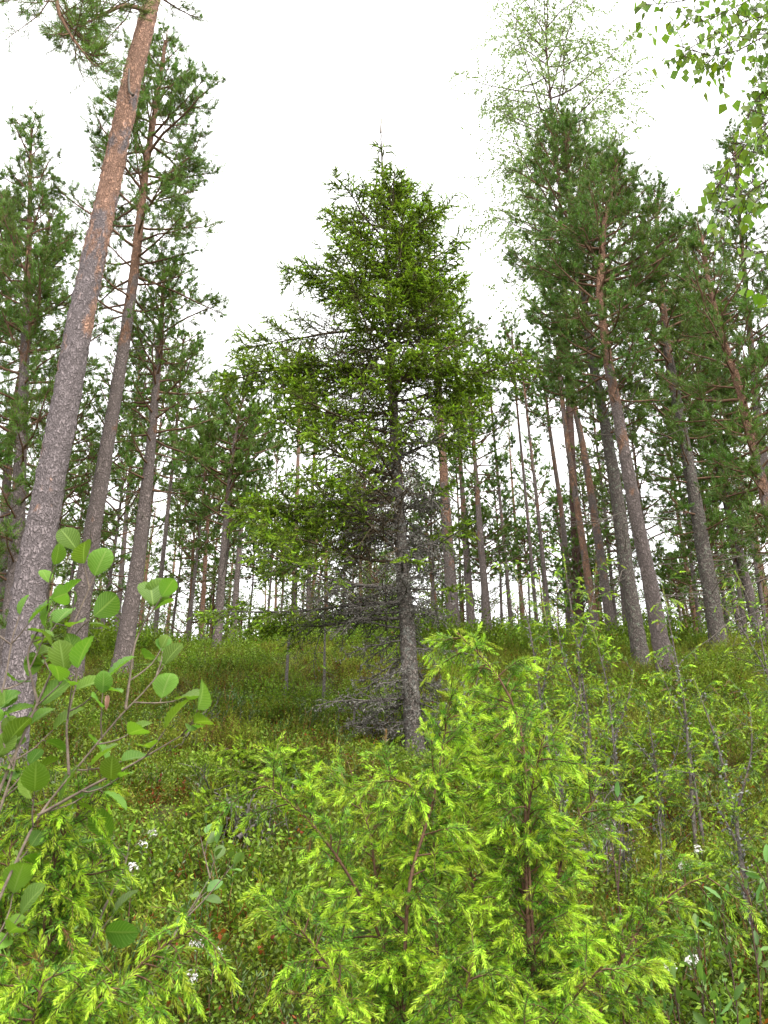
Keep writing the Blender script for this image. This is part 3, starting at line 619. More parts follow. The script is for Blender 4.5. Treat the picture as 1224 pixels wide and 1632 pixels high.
# saplings and fillers between the stems, behind the ridge
sap = [(20, 1030, 520, 85, 16, "loose young pine at the far left behind the leaning trunk"), (95, 1030, 700, 60, 17, "short young pine in the shade behind the leaning trunk"), (215, 1000, 560, 65, 20, "tall loose young pine right behind the grey drooping pine"),
       (330, 1010, 760, 50, 26, "pale far young pine on the ridge left of the dark-stemmed pine"), (480, 1005, 800, 50, 27, "pale far young pine under the left spruce boughs"), (585, 1005, 700, 55, 25, "far young pine showing through the bare spruce boughs"),
       (735, 1005, 640, 60, 24, "far young pine behind the red-stemmed pine"), (770, 1005, 820, 45, 19, "short young pine beneath the right spruce boughs"), (870, 1005, 700, 45, 27, "pale far young pine behind the dark pair of poles"),
       (930, 1020, 860, 35, 19, "short young pine at the foot of the orange-pink stem"), (985, 1030, 560, 60, 19, "young pine with loose needles behind the lichen-covered pine"), (1050, 1040, 600, 60, 18, "young pine behind the grey-brown pine"),
       (1165, 1030, 560, 75, 18, "loose young pine behind the stout dark pine"), (1225, 1020, 560, 85, 16.5, "tall bushy young pine cut by the right edge"), (1150, 1035, 800, 45, 14, "short young pine low beside the stout dark pine"),
       (165, 985, 700, 60, 15.5, "young pine with hanging green twigs left of the grey drooping pine"), (300, 1010, 650, 55, 19, "young pine behind the orange-red stem"),
       (425, 1010, 700, 45, 24, "pale young pine in the gap left of the spruce"), (275, 1000, 780, 45, 23, "short young pine on the ridge below the crooked pine"),
       (445, 1010, 860, 40, 21, "small sapling pine at the tips of the lowest spruce bough"), (395, 1010, 840, 40, 25, "small pale sapling pine beside the bare-stemmed pine"),
       (545, 1005, 760, 45, 22, "young pine glimpsed behind the left of the spruce"), (800, 1000, 760, 45, 22, "young pine behind the first thin pole"),
       (845, 1005, 850, 40, 24, "short pale young pine between the dark pair of poles"), (905, 1010, 800, 45, 21, "young pine beside the pale pinkish stem"),
       (1000, 1030, 700, 50, 18, "young pine glimpsed between the lichen-covered and grey-brown trunks"), (1090, 1040, 900, 28, 20, "small young pine in the bright sky gap"),
       (1120, 1030, 640, 60, 17, "young pine with loose twigs left of the stout dark pine"), (1190, 1020, 700, 60, 15, "young bushy pine low at the right edge"),
       (60, 1020, 620, 80, 13, "young pine filling the gap left of the leaning trunk"), (120, 1010, 560, 75, 14.5, "young pine with loose boughs right behind the leaning trunk"),
       (690, 1005, 780, 45, 20, "young pine behind the bare boughs right of the spruce trunk"), (640, 1005, 700, 50, 23, "young pine straight behind the spruce trunk"),
       (350, 1010, 700, 55, 22, "young pine behind the straight dark-stemmed pine"), (950, 1010, 720, 50, 22, "young pine behind the orange-pink stem")]
for i, (px, pb, pt, hw, dd, lab) in enumerate(sap):
    vx = 612 + (px - 612) * (pt + 2300) / (pb + 2300)
    pine(lab, [(px, pb), (0.5 * (px + vx) + 3, (pb + pt) / 2), (vx, pt)], 0.045, 0.012, (pb - 30 if i % 3 == 0 else pb - 80, hw, hw), d=dd, dens=0.62, nlimb=40, dead=3, group=YOUNG, seed=60 + i, k=22, tint=0.5)


def far_wood():
    """the mass of far pines beyond the ridge"""
    rng = np.random.default_rng(321); w, nd = Bag(), Bag()
    for i in range(175):
        y = 26 + 32 * rng.random() if i < 95 else 20.5 + 10 * rng.random(); x = (rng.random() * 2 - 1) * (0.42 * y + 4); z = float(height(x, y)); H = 5 + 8 * rng.random() if i < 95 else 2.2 + 3.8 * rng.random(); B = np.array([x, y, z - 0.1])
        tp = grow(B[None], np.array([[0, 0, 1.]]), H, 6, 0.1, 0.02, rng); tubes(w, tp, [0.05 + 0.006 * H], [0.015], 6)
        n = 46; q = rng.random(n); low = 0.05 + 0.25 * rng.random(); f = (low + (1 - low) * q); P = B + (tp[0, -1] - B) * f[:, None]; az = rng.random(n) * 6.28; e = np.radians(0 + 45 * q)
        L = (0.3 + 1.3 * (1 - q) ** 0.7) * (0.5 + 0.6 * rng.random(n)); p0 = grow(P, np.c_[np.cos(az) * np.cos(e), np.sin(az) * np.cos(e), np.sin(e)], L, 4, 0.08, 0.12, rng); tubes(w, p0, np.full(n, 0.014), np.full(n, 0.006), 3)
        P, D, t, ix, pl = sprout(p0, L, 0.12, 0.25, 1, 48, rng); L2 = 0.18 + 0.2 * rng.random(len(t))
        shoots(nd, P, unit(D + np.array([0, 0, .3])), L2, 11, 0.085, 0.85 * y / 998, rng, 0, np.clip(0.5 + rng.normal(size=len(t)) * 0.15, .1, 1), ang=48)
    o = w.build("far_forest", [M['pine_twig']]); o["kind"] = "stuff"; o["label"] = "far pines beyond the ridge seen between the trunks"
    nd.build("foliage", [M['pine_needle']], o)


far_wood()


# ------------------------------------------------------------------ the spruce
def spruce_branch(p0, L, r, rng, live, d, dead=False, young=0.55, thin=1.0):
    wd, nd = Bag(), Bag(); nw = max(0.002, 0.80 * d / 998)
    tubes(wd, p0, [r], [0.004], 6, mat=0)
    P, D, t, ix, pl = sprout(p0, L, 0.025 * thin if not dead else 0.036, 0.06, 1.0, 54, rng, flat=0.85)
    L1 = np.clip(0.46 * L * (1.10 - 0.8 * t) * (0.5 + 0.7 * rng.random(len(t))), 0.11, 0.55)
    p1 = grow(P, D, L1, 4, -0.05 if not dead else -0.08, 0.12 if not dead else 0.20, rng); tubes(wd, p1, 0.003 + 0.007 * L1, np.full(len(t), 0.002), 4, mat=0)
    P2, D2, t2, i2, l2 = sprout(p1, L1, 0.036 if not dead else 0.05, 0.15, 1.0, 48, rng, flat=0.75)
    if dead: kp = rng.random(len(t2)) < 0.75; P2, D2, t2, i2 = P2[kp], D2[kp], t2[kp], i2[kp]
    L2 = np.clip(0.5 * L1[i2] * (1.1 - t2) * (0.6 + 0.8 * rng.random(len(t2))), 0.04, 0.2)
    p2 = grow(P2, D2, L2, 3, -0.06, 0.14, rng); tubes(wd, p2, np.full(len(t2), 0.0028), np.full(len(t2), 0.0016), 3, mat=0)
    tt = t[i2]                                          # where along the bough
    alive = (tt + rng.normal(size=len(tt)) * 0.08 > live) & (not dead)
    a1 = (t + rng.normal(size=len(t)) * 0.08 > live) & (not dead)
    A = np.concatenate([p2[alive][:, 0], p2[alive][:, 1], p1[a1][:, 1], p1[a1][:, 2], p1[a1][:, 3]]); Bq = np.concatenate([p2[alive][:, 1], p2[alive][:, 3], p1[a1][:, 2], p1[a1][:, 3], p1[a1][:, 4]])
    tl = np.concatenate([tt[alive], tt[alive], t[a1], t[a1], t[a1]])
    if len(A):
        Dv = Bq - A; Ls = np.linalg.norm(Dv, axis=1)
        shoots(nd, A, Dv / Ls[:, None], Ls, 24, 0.017, nw, rng, 0, np.clip(0.30 + 0.36 * tl + rng.normal(size=len(A)) * 0.12, 0.0, 0.6), ang=52)
        tips = np.concatenate([p2[alive][:, -1], p1[a1][:, -1]]); dv = unit(np.concatenate([p2[alive][:, -1] - p2[alive][:, -2], p1[a1][:, -1] - p1[a1][:, -2]]))
        q = rng.random(len(tips)) < young; n = q.sum()
        shoots(nd, tips[q], unit(dv[q] + rng.normal(size=(n, 3)) * 0.15), 0.03 + 0.04 * rng.random(n), 24, 0.016, nw, rng, 0, np.clip(0.75 + rng.normal(size=n) * 0.15, .4, 1), ang=42)
        m = p0[0]; kk = int(live * (len(m) - 1)); A, Bq = m[kk:-1], m[kk + 1:]
        if len(A): shoots(nd, A, unit(Bq - A), np.linalg.norm(Bq - A, axis=1), 20, 0.014, nw, rng, 0, 0.3, ang=55)
        shoots(nd, m[-1:], unit(m[-1:] - m[-2:-1]), 0.07, 18, 0.015, nw, rng, 0, 0.85, ang=40)
    # lichen tufts on bare wood
    bare = np.concatenate([p2[~alive][:, 1:].reshape(-1, 3), p1[~a1][:, 1:].reshape(-1, 3)])
    if len(bare):
        kz = rng.random(len(bare)) < (0.7 if dead else 0.22); b = np.repeat(bare[kz], 2, 0) + rng.normal(size=(2 * kz.sum(), 3)) * 0.006; n = len(b)
        diamonds(wd, b, unit(rng.normal(size=(n, 3)) + np.array([0, 0, -0.4])), 0.01 + 0.022 * rng.random(n), 0.008 + 0.01 * rng.random(n), rng, mat=1)
    return wd, nd


def spruce():
    rng = np.random.default_rng(77)
    pts, d = trunk_path([(662, 1224), (655, 1100), (647, 980), (638, 850), (630, 720), (625, 600), (618, 450), (612, 330), (607, 212)], None, 0.03)
    B = pts[0]; root = thing("spruce_tree", "tall old spruce alone in the centre, grey bare lower boughs and mossy green top", "spruce tree", B)
    g = Bag(); trunk_mesh(g, pts, 0.082, 0.006, 30, rng, 0.0, flare=0.35, lump=0.09, plates=(40.0, 0.006, 0.8))
    n = len(pts)
    tr = g.build("trunk", [M['spruce_bark']], root, B)
    for az, L in ((0.3, 0.35), (2.6, 0.55), (3.6, 0.4), (5.2, 0.35), (1.4, 0.3)):
        q = Bag(); p = pts[6] + np.array([math.cos(az), math.sin(az), 0]) * 0.05
        rp = grow(p[None], np.array([[math.cos(az), math.sin(az), -0.25]]), L, 7, 0.0, 0.15, rng)
        off = height(rp[0, :, 0], rp[0, :, 1]) + 0.035; rp[0, 1:, 2] = np.minimum(rp[0, 1:, 2] + 0.05, np.maximum(off[1:] + 0.02, rp[0, 1:, 2]))
        tubes(q, rp, [0.036], [0.012], 8); q.build("root", [M['spruce_bark']], tr, B)
    rel = pts - np.array([0, 0, EYE]); fz = rel[:, 1] * CP + rel[:, 2] * SP; pyy = 816 - FPX * (-rel[:, 1] * SP + rel[:, 2] * CP) / fz
    u = np.linspace(0, 1, n)
    EY = [215, 260, 300, 340, 380, 420, 460, 510, 560, 600, 650, 700, 740, 790, 850, 900, 950, 1000]
    EL = [12, 50, 80, 105, 130, 110, 140, 150, 155, 150, 155, 155, 160, 165, 175, 180, 215, 210]
    ER = [12, 50, 95, 112, 122, 125, 125, 120, 125, 140, 130, 125, 115, 118, 112, 105, 100, 95]

    def one(py, az, px_len, el, live, dead=False, nm="branch", young=0.8, curl=0.018):
        ui = np.interp(-py, -pyy, u); p = np.array([np.interp(ui, u, pts[:, c]) for c in range(3)]); sc = np.interp(ui, u, fz) / FPX
        L = px_len * sc; e = math.radians(el)
        p0 = grow(p[None], np.array([[math.cos(az) * math.cos(e), math.sin(az) * math.cos(e), math.sin(e)]]), L, 12, np.array([curl]), 0.11 if dead else 0.08, rng)
        wd, nd = spruce_branch(p0, L, (0.004 + 0.007 * L) if dead else (0.005 + 0.009 * L), rng, live, d, dead, young, float(np.interp(py, [600, 820], [1.0, 1.5])))
        b = wd.build(nm, [M['dead'] if dead or live > 0.45 else M['spruce_twig'], M['lichen']], root, B)
        if nd.n: nd.build("needles", [M['spruce_needle']], b, B)

    # boughs traced from their place on the trunk: (y px, azimuth, length px, elevation, live from)
    hero = [(560, 265, 115, 10, .2), (620, 280, 125, 5, .2), (680, 255, 125, 0, .25), (500, 285, 105, 20, .15), (460, 258, 110, 25, .12), (725, 278, 115, 0, .35), (770, 245, 130, -3, .4), (590, 240, 130, 6, .25), (525, 178, 250, 6, .35), (585, 182, 265, 7, .4), (440, 175, 175, 14, .25), (480, 172, 150, 20, .2), (620, 178, 200, 2, .3), (660, 170, 190, 2, .3), (395, 170, 120, 30, .15), (420, -10, 145, 40, .15), (350, 5, 120, 52, .12), (480, 8, 150, 28, .2), (540, 4, 130, 15, .25), (640, 2, 145, -2, .3), (370, -50, 100, 45, .1), (440, -80, 110, 30, .15), (450, 12, 150, 45, .25), (400, 25, 150, 58, .2), (480, -25, 150, 40, .2), (610, -8, 215, 2, .3), (600, 5, 130, 8, .4), (520, -60, 120, 15, .2), (640, -75, 130, 0, .25),
            (690, 195, 205, 2, .35), (790, 184, 260, -2, .3), (850, 200, 220, 0, .3), (900, 192, 240, -2, .35), (880, 225, 200, 0, .35), (760, 190, 220, 2, .3), (830, 182, 230, -2, .35), (960, 186, 305, -6, .52), (940, 200, 260, -4, .48), (985, 178, 240, -4, .55), (730, -40, 150, 0, .5), (760, 215, 170, 0, .4), (560, -45, 150, 25, .25), (680, -20, 150, -4, .35), (820, 250, 170, -6, .45)]
    for py, az, pl, el, lv in hero: one(py, math.radians(az), pl, el, lv)
    N = 54
    for i in range(N):
        q = (i + rng.random()) / N; py = 985 - 755 * q ** 0.92; az = i * 2.399 + rng.normal() * 0.3
        le = np.interp(py - 25 - 35 * q, EY, EL); re = np.interp(py - 25 - 35 * q, EY, ER); s_ = re if math.cos(az) > 0 else le
        pl = (abs(math.cos(az)) * s_ + abs(math.sin(az)) * 0.45 * (le + re)) * (0.55 + 0.5 * rng.random())
        el = -8 + 20 * q + 45 * q ** 3 + rng.normal() * 7
        lv = np.interp(q, [0, 0.25, 0.45, 0.7, 1], [0.66, 0.46, 0.25, 0.09, 0.0])
        if q < 0.30 and rng.random() < (0.15 if math.cos(az) < 0 else 0.5): one(py, az, pl * 0.8, el, 2, True, "dead_branch")
        else: one(py, az, pl, el, lv)
    for i in range(54):                                  # bare grey boughs
        q = (i + rng.random()) / 54; py = 1195 - 470 * q; az = i * 2.399 + rng.normal() * 0.4
        pl = np.interp(py, [720, 850, 1000, 1100, 1160, 1200], [110, 125, 120, 95, 75, 45]) * (0.45 + 0.65 * rng.random())
        one(py, az, pl, -12 + rng.normal() * 10, 2, True, "dead_branch", curl=-0.015)
    for py, az, pl, el in ((1108, 183, 155, -12), (1112, 190, 130, -14), (1120, 176, 120, -10), (1150, 184, 110, -20), (1170, 190, 100, -22), (1118, 0, 75, -6), (1105, -20, 60, -25), (1000, 184, 150, -8), (1060, 170, 100, -10)):
        one(py, math.radians(az), pl, el, 2, True, "dead_branch", curl=-0.01)
    # leading shoot
    g = Bag(); P = pts[-1:]; w = Bag()
    tubes(w, np.array([[pts[-1], pts[-1] + [0, 0, .12], pts[-1] + [0.01, 0, .25]]]), [0.012], [0.004], 5)
    shoots(g, np.array([pts[-1], pts[-1] + [.0, 0, .12]]), np.array([[0, 0, 1.], [0.05, 0, 1.]]), 0.14, 50, 0.016, 0.003, rng, 0, 0.7, ang=40)
    b = w.build("leading_shoot", [M['spruce_twig']], root, B); g.build("needles", [M['spruce_needle']], b, B)


spruce()


def small_spruce(label, px, py, w, seed, n=16, h=0.4):
    rng = np.random.default_rng(seed); d = ground_depth(px, py); B = at(px, py, d); B[2] = height(B[0], B[1]); root = thing("spruce_sapling", label, "spruce sapling", B)
    g = Bag(); tp = grow(B[None], np.array([[0.1, 0, 1.]]), h, 6, 0.1, 0.05, rng); tubes(g, tp, [0.012], [0.004], 6); g.build("trunk", [M['spruce_twig']], root, B)
    for i in range(n):
        q = (i + .5) / n; p = tp[0, min(6, int(q * 6))]; az = i * 2.399; L = w * (0.45 + 0.6 * rng.random()) * (1.1 - 0.6 * q)
        p0 = grow(p[None], np.array([[math.cos(az), math.sin(az), 0.15 + 0.5 * q]]), L, 10, np.array([-0.02]), 0.06, rng)
        wd, nd = spruce_branch(p0, L, 0.006, rng, 0.15, d, young=0.8)
        b = wd.build("branch", [M['spruce_twig'], M['lichen']], root, B); nd.build("needles", [M['spruce_needle']], b, B)


small_spruce("low spreading young spruce left of the big spruce's foot", 425, 1285, 0.55, 5, 18, 0.32)
small_spruce("flat spruce sprig in the heather left of the bright juniper", 345, 1330, 0.32, 6, 12, 0.2)


# ------------------------------------------------------------------ birches
def leaf_cards(g, P, D, size, rng, tint, mat=0):
    """birch leaves: folded rhombs with a drawn-out tip"""
    n = len(P); s = (size * (0.7 + 0.6 * rng.random(n)))[:, None]
    nrm = unit(np.array([0, 0, 1.]) + rng.normal(size=(n, 3)) * 0.7); side = unit(np.cross(D, nrm)); up = np.cross(side, D)
    a = P; l = P + D * s * 0.33 + side * s * 0.40 + up * s * 0.08; r = P + D * s * 0.33 - side * s * 0.40 + up * s * 0.08
    l2 = P + D * s * 0.62 + side * s * 0.24 + up * s * .03; r2 = P + D * s * 0.62 - side * s * 0.24 + up * s * .03; tip = P + D * s - up * s * 0.1
    v = np.stack([a, l, l2, tip, r2, r], 1); b = (np.arange(n) * 6)[:, None]
    f = np.concatenate([b + np.array([[0, 1, 2, 3]]), b + np.array([[0, 3, 4, 5]])]).astype(int)
    g.add(v, f, mat, np.repeat(np.clip(tint + rng.normal(size=n) * 0.25, 0, 1), 6), np.repeat(rng.random(n), 6))


def far_birch():
    rng = np.random.default_rng(3); pts, d = trunk_path([(925, 1010), (905, 600), (892, 300), (880, 190), (872, 90), (868, 20)], 19.0, 0.3)
    B = pts[0]; root = thing("birch_tree", "tall airy birch with pale leaves rising above the dense dark pine", "birch tree", B)
    g = Bag(); trunk_mesh(g, pts, 0.11, 0.012, 10, rng, 0.0); g.build("trunk", [M['birch_twig']], root, B)
    rel = pts - np.array([0, 0, EYE]); fz = rel[:, 1] * CP + rel[:, 2] * SP; pyy = 816 - FPX * (-rel[:, 1] * SP + rel[:, 2] * CP) / fz; u = np.linspace(0, 1, len(pts))
    w, l = Bag(), Bag(); N = 84
    for i in range(N):
        q = (i + rng.random()) / N; py = 560 - 530 * q; ui = np.interp(-py, -pyy, u); p = np.array([np.interp(ui, u, pts[:, c]) for c in range(3)]); az = i * 2.399
        L = np.interp(py, [40, 100, 200, 350, 480], [120, 165, 190, 180, 130]) * np.interp(ui, u, fz) / FPX * (0.7 + 0.5 * rng.random()); e = math.radians(18 + 30 * q)
        p0 = grow(p[None], np.array([[math.cos(az) * math.cos(e), math.sin(az) * math.cos(e), math.sin(e)]]), L, 8, np.array([0.03]), 0.10, rng); tubes(w, p0, [0.005 + 0.006 * L], [0.003], 5)
        P, D, t, ix, pl = sprout(p0, L, 0.16, 0.2, 1, 48, rng); L1 = np.clip(0.5 * L * (1.1 - t) * (0.6 + .6 * rng.random(len(t))), .2, 1.1)
        p1 = grow(P, D, L1, 5, -0.03, 0.14, rng); tubes(w, p1, 0.003 + 0.003 * L1, np.full(len(t), 0.002), 3)
        P, D, t, ix, pl = sprout(p1, L1, 0.16, 0.2, 1, 45, rng); L2 = 0.2 + 0.35 * rng.random(len(t)); p2 = grow(P, D, L2, 4, -0.22, 0.12, rng); tubes(w, p2, np.full(len(t), 0.002), np.full(len(t), 0.0015), 3)
        P, D, t, ix, pl = sprout(p2, L2, 0.024, 0.0, 1, 60, rng); kp = (rng.random(len(t)) < 0.85) & (rng.random(len(L2)) < 0.85)[ix]; leaf_cards(l, P[kp], unit(D[kp] + np.array([0, 0, -.4])), 0.058, rng, 0.5)
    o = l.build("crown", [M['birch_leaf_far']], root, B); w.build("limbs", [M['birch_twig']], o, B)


far_birch()


def near_birch():
    rng = np.random.default_rng(8); B = np.array([2.6, 2.45, height(2.6, 2.45) - .05])
    root = thing("birch_tree", "birch at the right edge with broad fresh leaves hanging into view", "birch tree", B)
    pts = smooth_path(np.array([B, B + [0.02, 0.05, 1.8], B + [-0.05, 0.1, 3.6], B + [-0.12, 0.2, 6.0]]), 50)
    g = Bag(); trunk_mesh(g, pts, 0.055, 0.012, 16, rng, 0.0); g.build("trunk", [M['birch_bark']], root, B)
    br = [([(1240, 60), (1200, 40), (1150, 70), (1120, 110)], 2.65), ([(1240, -20), (1190, 0), (1140, 30), (1100, 40)], 2.9), ([(1224, 15), (1165, 45), (1110, 68), (1070, 95)], 2.7), ([(1225, -30), (1150, -15), (1090, 5), (1030, 8)], 2.75), ([(1228, 40), (1180, 85), (1130, 100), (1085, 75)], 2.65),
          ([(1245, 160), (1205, 210), (1170, 255), (1140, 300)], 2.6), ([(1260, 260), (1215, 290), (1180, 310), (1160, 340)], 2.65), ([(1262, 110), (1225, 130), (1200, 160), (1190, 190)], 2.7), ([(1262, 170), (1230, 190), (1205, 215), (1195, 255)], 2.8),
          ([(1300, 380), (1255, 395), (1215, 400), (1190, 408)], 2.6), ([(1300, 480), (1260, 485), (1225, 488)], 2.6)]
    for pp, dd in br:
        q = np.array(pp, float); p3 = at(q[:, 0], q[:, 1], dd)
        j = pts[np.argmin(np.abs(pts[:, 2] - (p3[0, 2] - 0.25)))]; p3 = smooth_path(np.vstack([j, p3]), 12, 1)
        L = np.linalg.norm(np.diff(p3, axis=0), axis=1).sum(); w, l = Bag(), Bag(); tubes(w, p3[None], [0.006], [0.0015], 6)
        P, D, t, ix, pl = sprout(p3[None], L, 0.022, 0.35, 1, 50, rng, flat=.5); L1 = 0.06 + 0.16 * rng.random(len(t)); p1 = grow(P, D, L1, 4, -0.15, 0.12, rng); tubes(w, p1, np.full(len(t), 0.0018), np.full(len(t), 0.001), 4)
        P, D, t, ix, pl = sprout(p1, L1, 0.026, 0.1, 1, 60, rng); kp = rng.random(len(t)) < 0.62
        leaf_cards(l, P[kp] + D[kp] * 0.012, unit(D[kp] * 0.6 + np.array([0, 0, -0.75])), 0.041, rng, 0.5)
        pe = p3[-1:]; leaf_cards(l, pe, unit(p3[-1:] - p3[-2:-1]), 0.036, rng, 0.6)
        b = w.build("branch", [M['birch_twig']], root, B); l.build("leaves", [M['birch_leaf']], b, B)


near_birch()


# ------------------------------------------------------------------ junipers
def juniper(label, stems, d, seed, group, bark='juniper_bark', sp1=0.019, len1=(0.08, 0.22), dens=1.0, r=0.0048, k=40, tint=0.86, nl=0.0155, sparse=1.0, brown=0.02, start=0.0, lichen=False):
    """stems traced at depth d; each stem carries arching side branches with hanging needle-covered shoots"""
    rng = np.random.default_rng(seed + 300); root = None; nw = max(0.0021, 0.58 * d / 998)
    for si, st in enumerate(stems):
        q = pad(st); dq = d + (q[:, 2] if q.shape[1] > 2 else 0); p = at(q[:, 0], q[:, 1], dq)
        h = float(height(p[0, 0], p[0, 1])) - 0.03
        if p[0, 2] > h:
            foot = np.array([p[0, 0] + 0.1 * (p[0, 0] - p[1, 0]), p[0, 1], h]); p = np.vstack([foot, p])
        if root is None: B = p[0].copy(); root = thing("juniper_bush", label, "juniper", B, group)
        L = np.linalg.norm(np.diff(p, axis=0), axis=1).sum(); p = smooth_path(p, max(8, int(L / 0.05)), 2)
        g = Bag(); rs = r * (0.6 + 0.5 * min(1.5, L)); s_ = Bag(); trunk_mesh(s_, p, rs, 0.0022, 8, rng, 0.3, flare=0.1, lump=0.12)
        P, D, t, ix, pl = sprout(p[None], L, sp1 / dens, start, 1.0, 52, rng)
        m = len(t); L1 = (len1[0] + (len1[1] - len1[0]) * rng.random(m)) * (1.1 - 0.55 * t)
        p1 = grow(P, D, L1, 7, 0.0, 0.10, rng)
        # arch over towards the tip
        sg = np.linspace(0, 1, 8)[None, :, None] ** 2; p1 = p1 + sg * np.array([0, 0, -0.35]) * L1[:, None, None] * rng.random((m, 1, 1))
        w, nd = s_, Bag(); tubes(w, p1, 0.0014 + 0.005 * L1, np.full(m, 0.001), 4)
        P2, D2, t2, i2, l2 = sprout(p1, L1, 0.0135 / dens, 0.18, 1.0, 46, rng, flat=0.3)
        kp = rng.random(len(t2)) < sparse; P2, D2, t2, i2 = P2[kp], D2[kp], t2[kp], i2[kp]
        D2 = unit(D2 + np.array([0, 0, -0.30]))
        L2 = (0.035 + 0.055 * rng.random(len(t2))) * (1.15 - 0.4 * t2)
        p2 = grow(P2, D2, L2, 2, -0.25, 0.06, rng); tubes(w, p2, np.full(len(t2), 0.001), np.full(len(t2), 0.0007), 3)
        yg = np.clip(tint * (0.35 + 0.75 * t2 ** 0.8) + rng.normal(size=len(t2)) * 0.13 + (rng.normal(size=m) * 0.13)[i2], 0.10, 1); yg[rng.random(len(t2)) < brown] = 0.0
        for a, b, kk, dt in ((0, 1, k // 2, -0.12), (1, 2, k // 2, 0.14)):
            dv = p2[:, b] - p2[:, a]; ll = np.linalg.norm(dv, axis=1)
            shoots(nd, p2[:, a], dv / ll[:, None], ll * (1.0 if b == 1 else 1.1), kk, nl, nw, rng, 0, np.where(yg > 0.01, np.clip(yg + dt, 0.08, 1), 0), ang=40 if b == 1 else 30, tip=0.7 if b == 1 else 0.45)
        # needles on the branch itself and a bright leader
        A, E = p1[:, 2:-1].reshape(-1, 3), p1[:, 3:].reshape(-1, 3); dv = E - A; ll = np.linalg.norm(dv, axis=1)
        kq = rng.random(len(A)) < sparse
        shoots(nd, A[kq], (dv / ll[:, None])[kq], ll[kq], max(5, k // 3), nl, nw, rng, 0, tint * 0.6, ang=48)
        shoots(nd, p1[:, -1], unit(p1[:, -1] - p1[:, -2] + np.array([0, 0, -.01])), 0.05, k, nl, nw, rng, 0, min(1, tint * 1.25), ang=32, tip=0.4)
        shoots(nd, p[-4:-1], unit(p[-3:] - p[-4:-1]), 0.06, k, nl, nw, rng, 0, min(1, tint * 1.2), ang=36)
        if lichen:
            lp = np.concatenate([p[rng.integers(0, int(len(p) * .8), 130)] + rng.normal(size=(130, 3)) * 0.012, p1[:, :3].reshape(-1, 3)]); n_ = len(lp)
            diamonds(s_, lp, unit(rng.normal(size=(n_, 3))), 0.008 + 0.016 * rng.random(n_), 0.008 + 0.01 * rng.random(n_), rng, mat=1)
        so = s_.build("stem", [M[bark], M['pale_lichen']], root, B); nd.build("foliage", [M['juniper_needle']], so, B)


FRONT = "bright junipers in the foreground"; THIN = "thin lichened junipers on the right slope"
juniper("large bright yellow-green juniper in the centre foreground, highest tip bending left",
        [[(845, 1720), (842, 1500), (836, 1330), (840, 1200), (818, 1110), (770, 1045), (728, 1008)], [(640, 1760), (644, 1560, -.1), (650, 1400, -.1), (692, 1280, -.05), (705, 1190), (715, 1130)],
         [(655, 1700), (610, 1490, -.05), (530, 1350, -.1), (470, 1280, -.12), (425, 1252, -.12)], [(850, 1640), (880, 1440, .05), (905, 1320, .08), (950, 1272, .1)],
         [(830, 1700), (770, 1500, .15), (740, 1340, .18), (760, 1220, .2), (765, 1150, .2)], [(640, 1740), (560, 1600, -.15), (500, 1500, -.2), (450, 1450, -.2)], [(640, 1640), (600, 1420, .1), (590, 1300, .12), (545, 1240, .12)],
         [(840, 1740), (900, 1600, -.15), (960, 1540, -.2)], [(700, 1760), (735, 1600, -.25), (760, 1510, -.25)], [(560, 1780), (540, 1660, -.3), (500, 1600, -.3)], [(840, 1420), (800, 1300, .1), (790, 1230, .1), (830, 1160, .1)], [(838, 1300), (855, 1220, -.08), (870, 1160, -.1)],
         [(690, 1280), (650, 1240, -.1), (620, 1240, -.12)], [(760, 1800), (800, 1680, -.3), (880, 1640, -.3)]],
        2.35, 1, FRONT, dens=1.03)
juniper("juniper arm reaching right from behind the large bright juniper", [[(930, 1690), (985, 1530), (1040, 1450), (1095, 1400), (1130, 1395)], [(950, 1680), (960, 1560), (950, 1490)], [(985, 1530), (1020, 1500), (1050, 1490)]], 2.5, 2, FRONT, sp1=0.025, dens=0.9)
juniper("bright juniper in the lower left corner with a reddish forked stem", [[(70, 1760), (78, 1490), (92, 1330), (62, 1270), (40, 1245)], [(92, 1330), (128, 1275), (160, 1268)], [(88, 1420), (130, 1395), (165, 1370)], [(100, 1740), (190, 1570, -.1), (250, 1500, -.1), (310, 1480, -.1)], [(80, 1760), (60, 1600, -.2), (20, 1540, -.2)],
                                                                            [(110, 1760), (140, 1600, -.2), (180, 1560, -.22)], [(20, 1720), (5, 1500), (10, 1380), (20, 1330)], [(120, 1760), (200, 1650, -.15), (240, 1600, -.15)], [(60, 1740), (40, 1660, -.25), (70, 1560, -.25)]], 1.95, 3, FRONT, r=0.005, len1=(0.06, 0.15), sp1=0.014, dens=0.95, sparse=0.85)
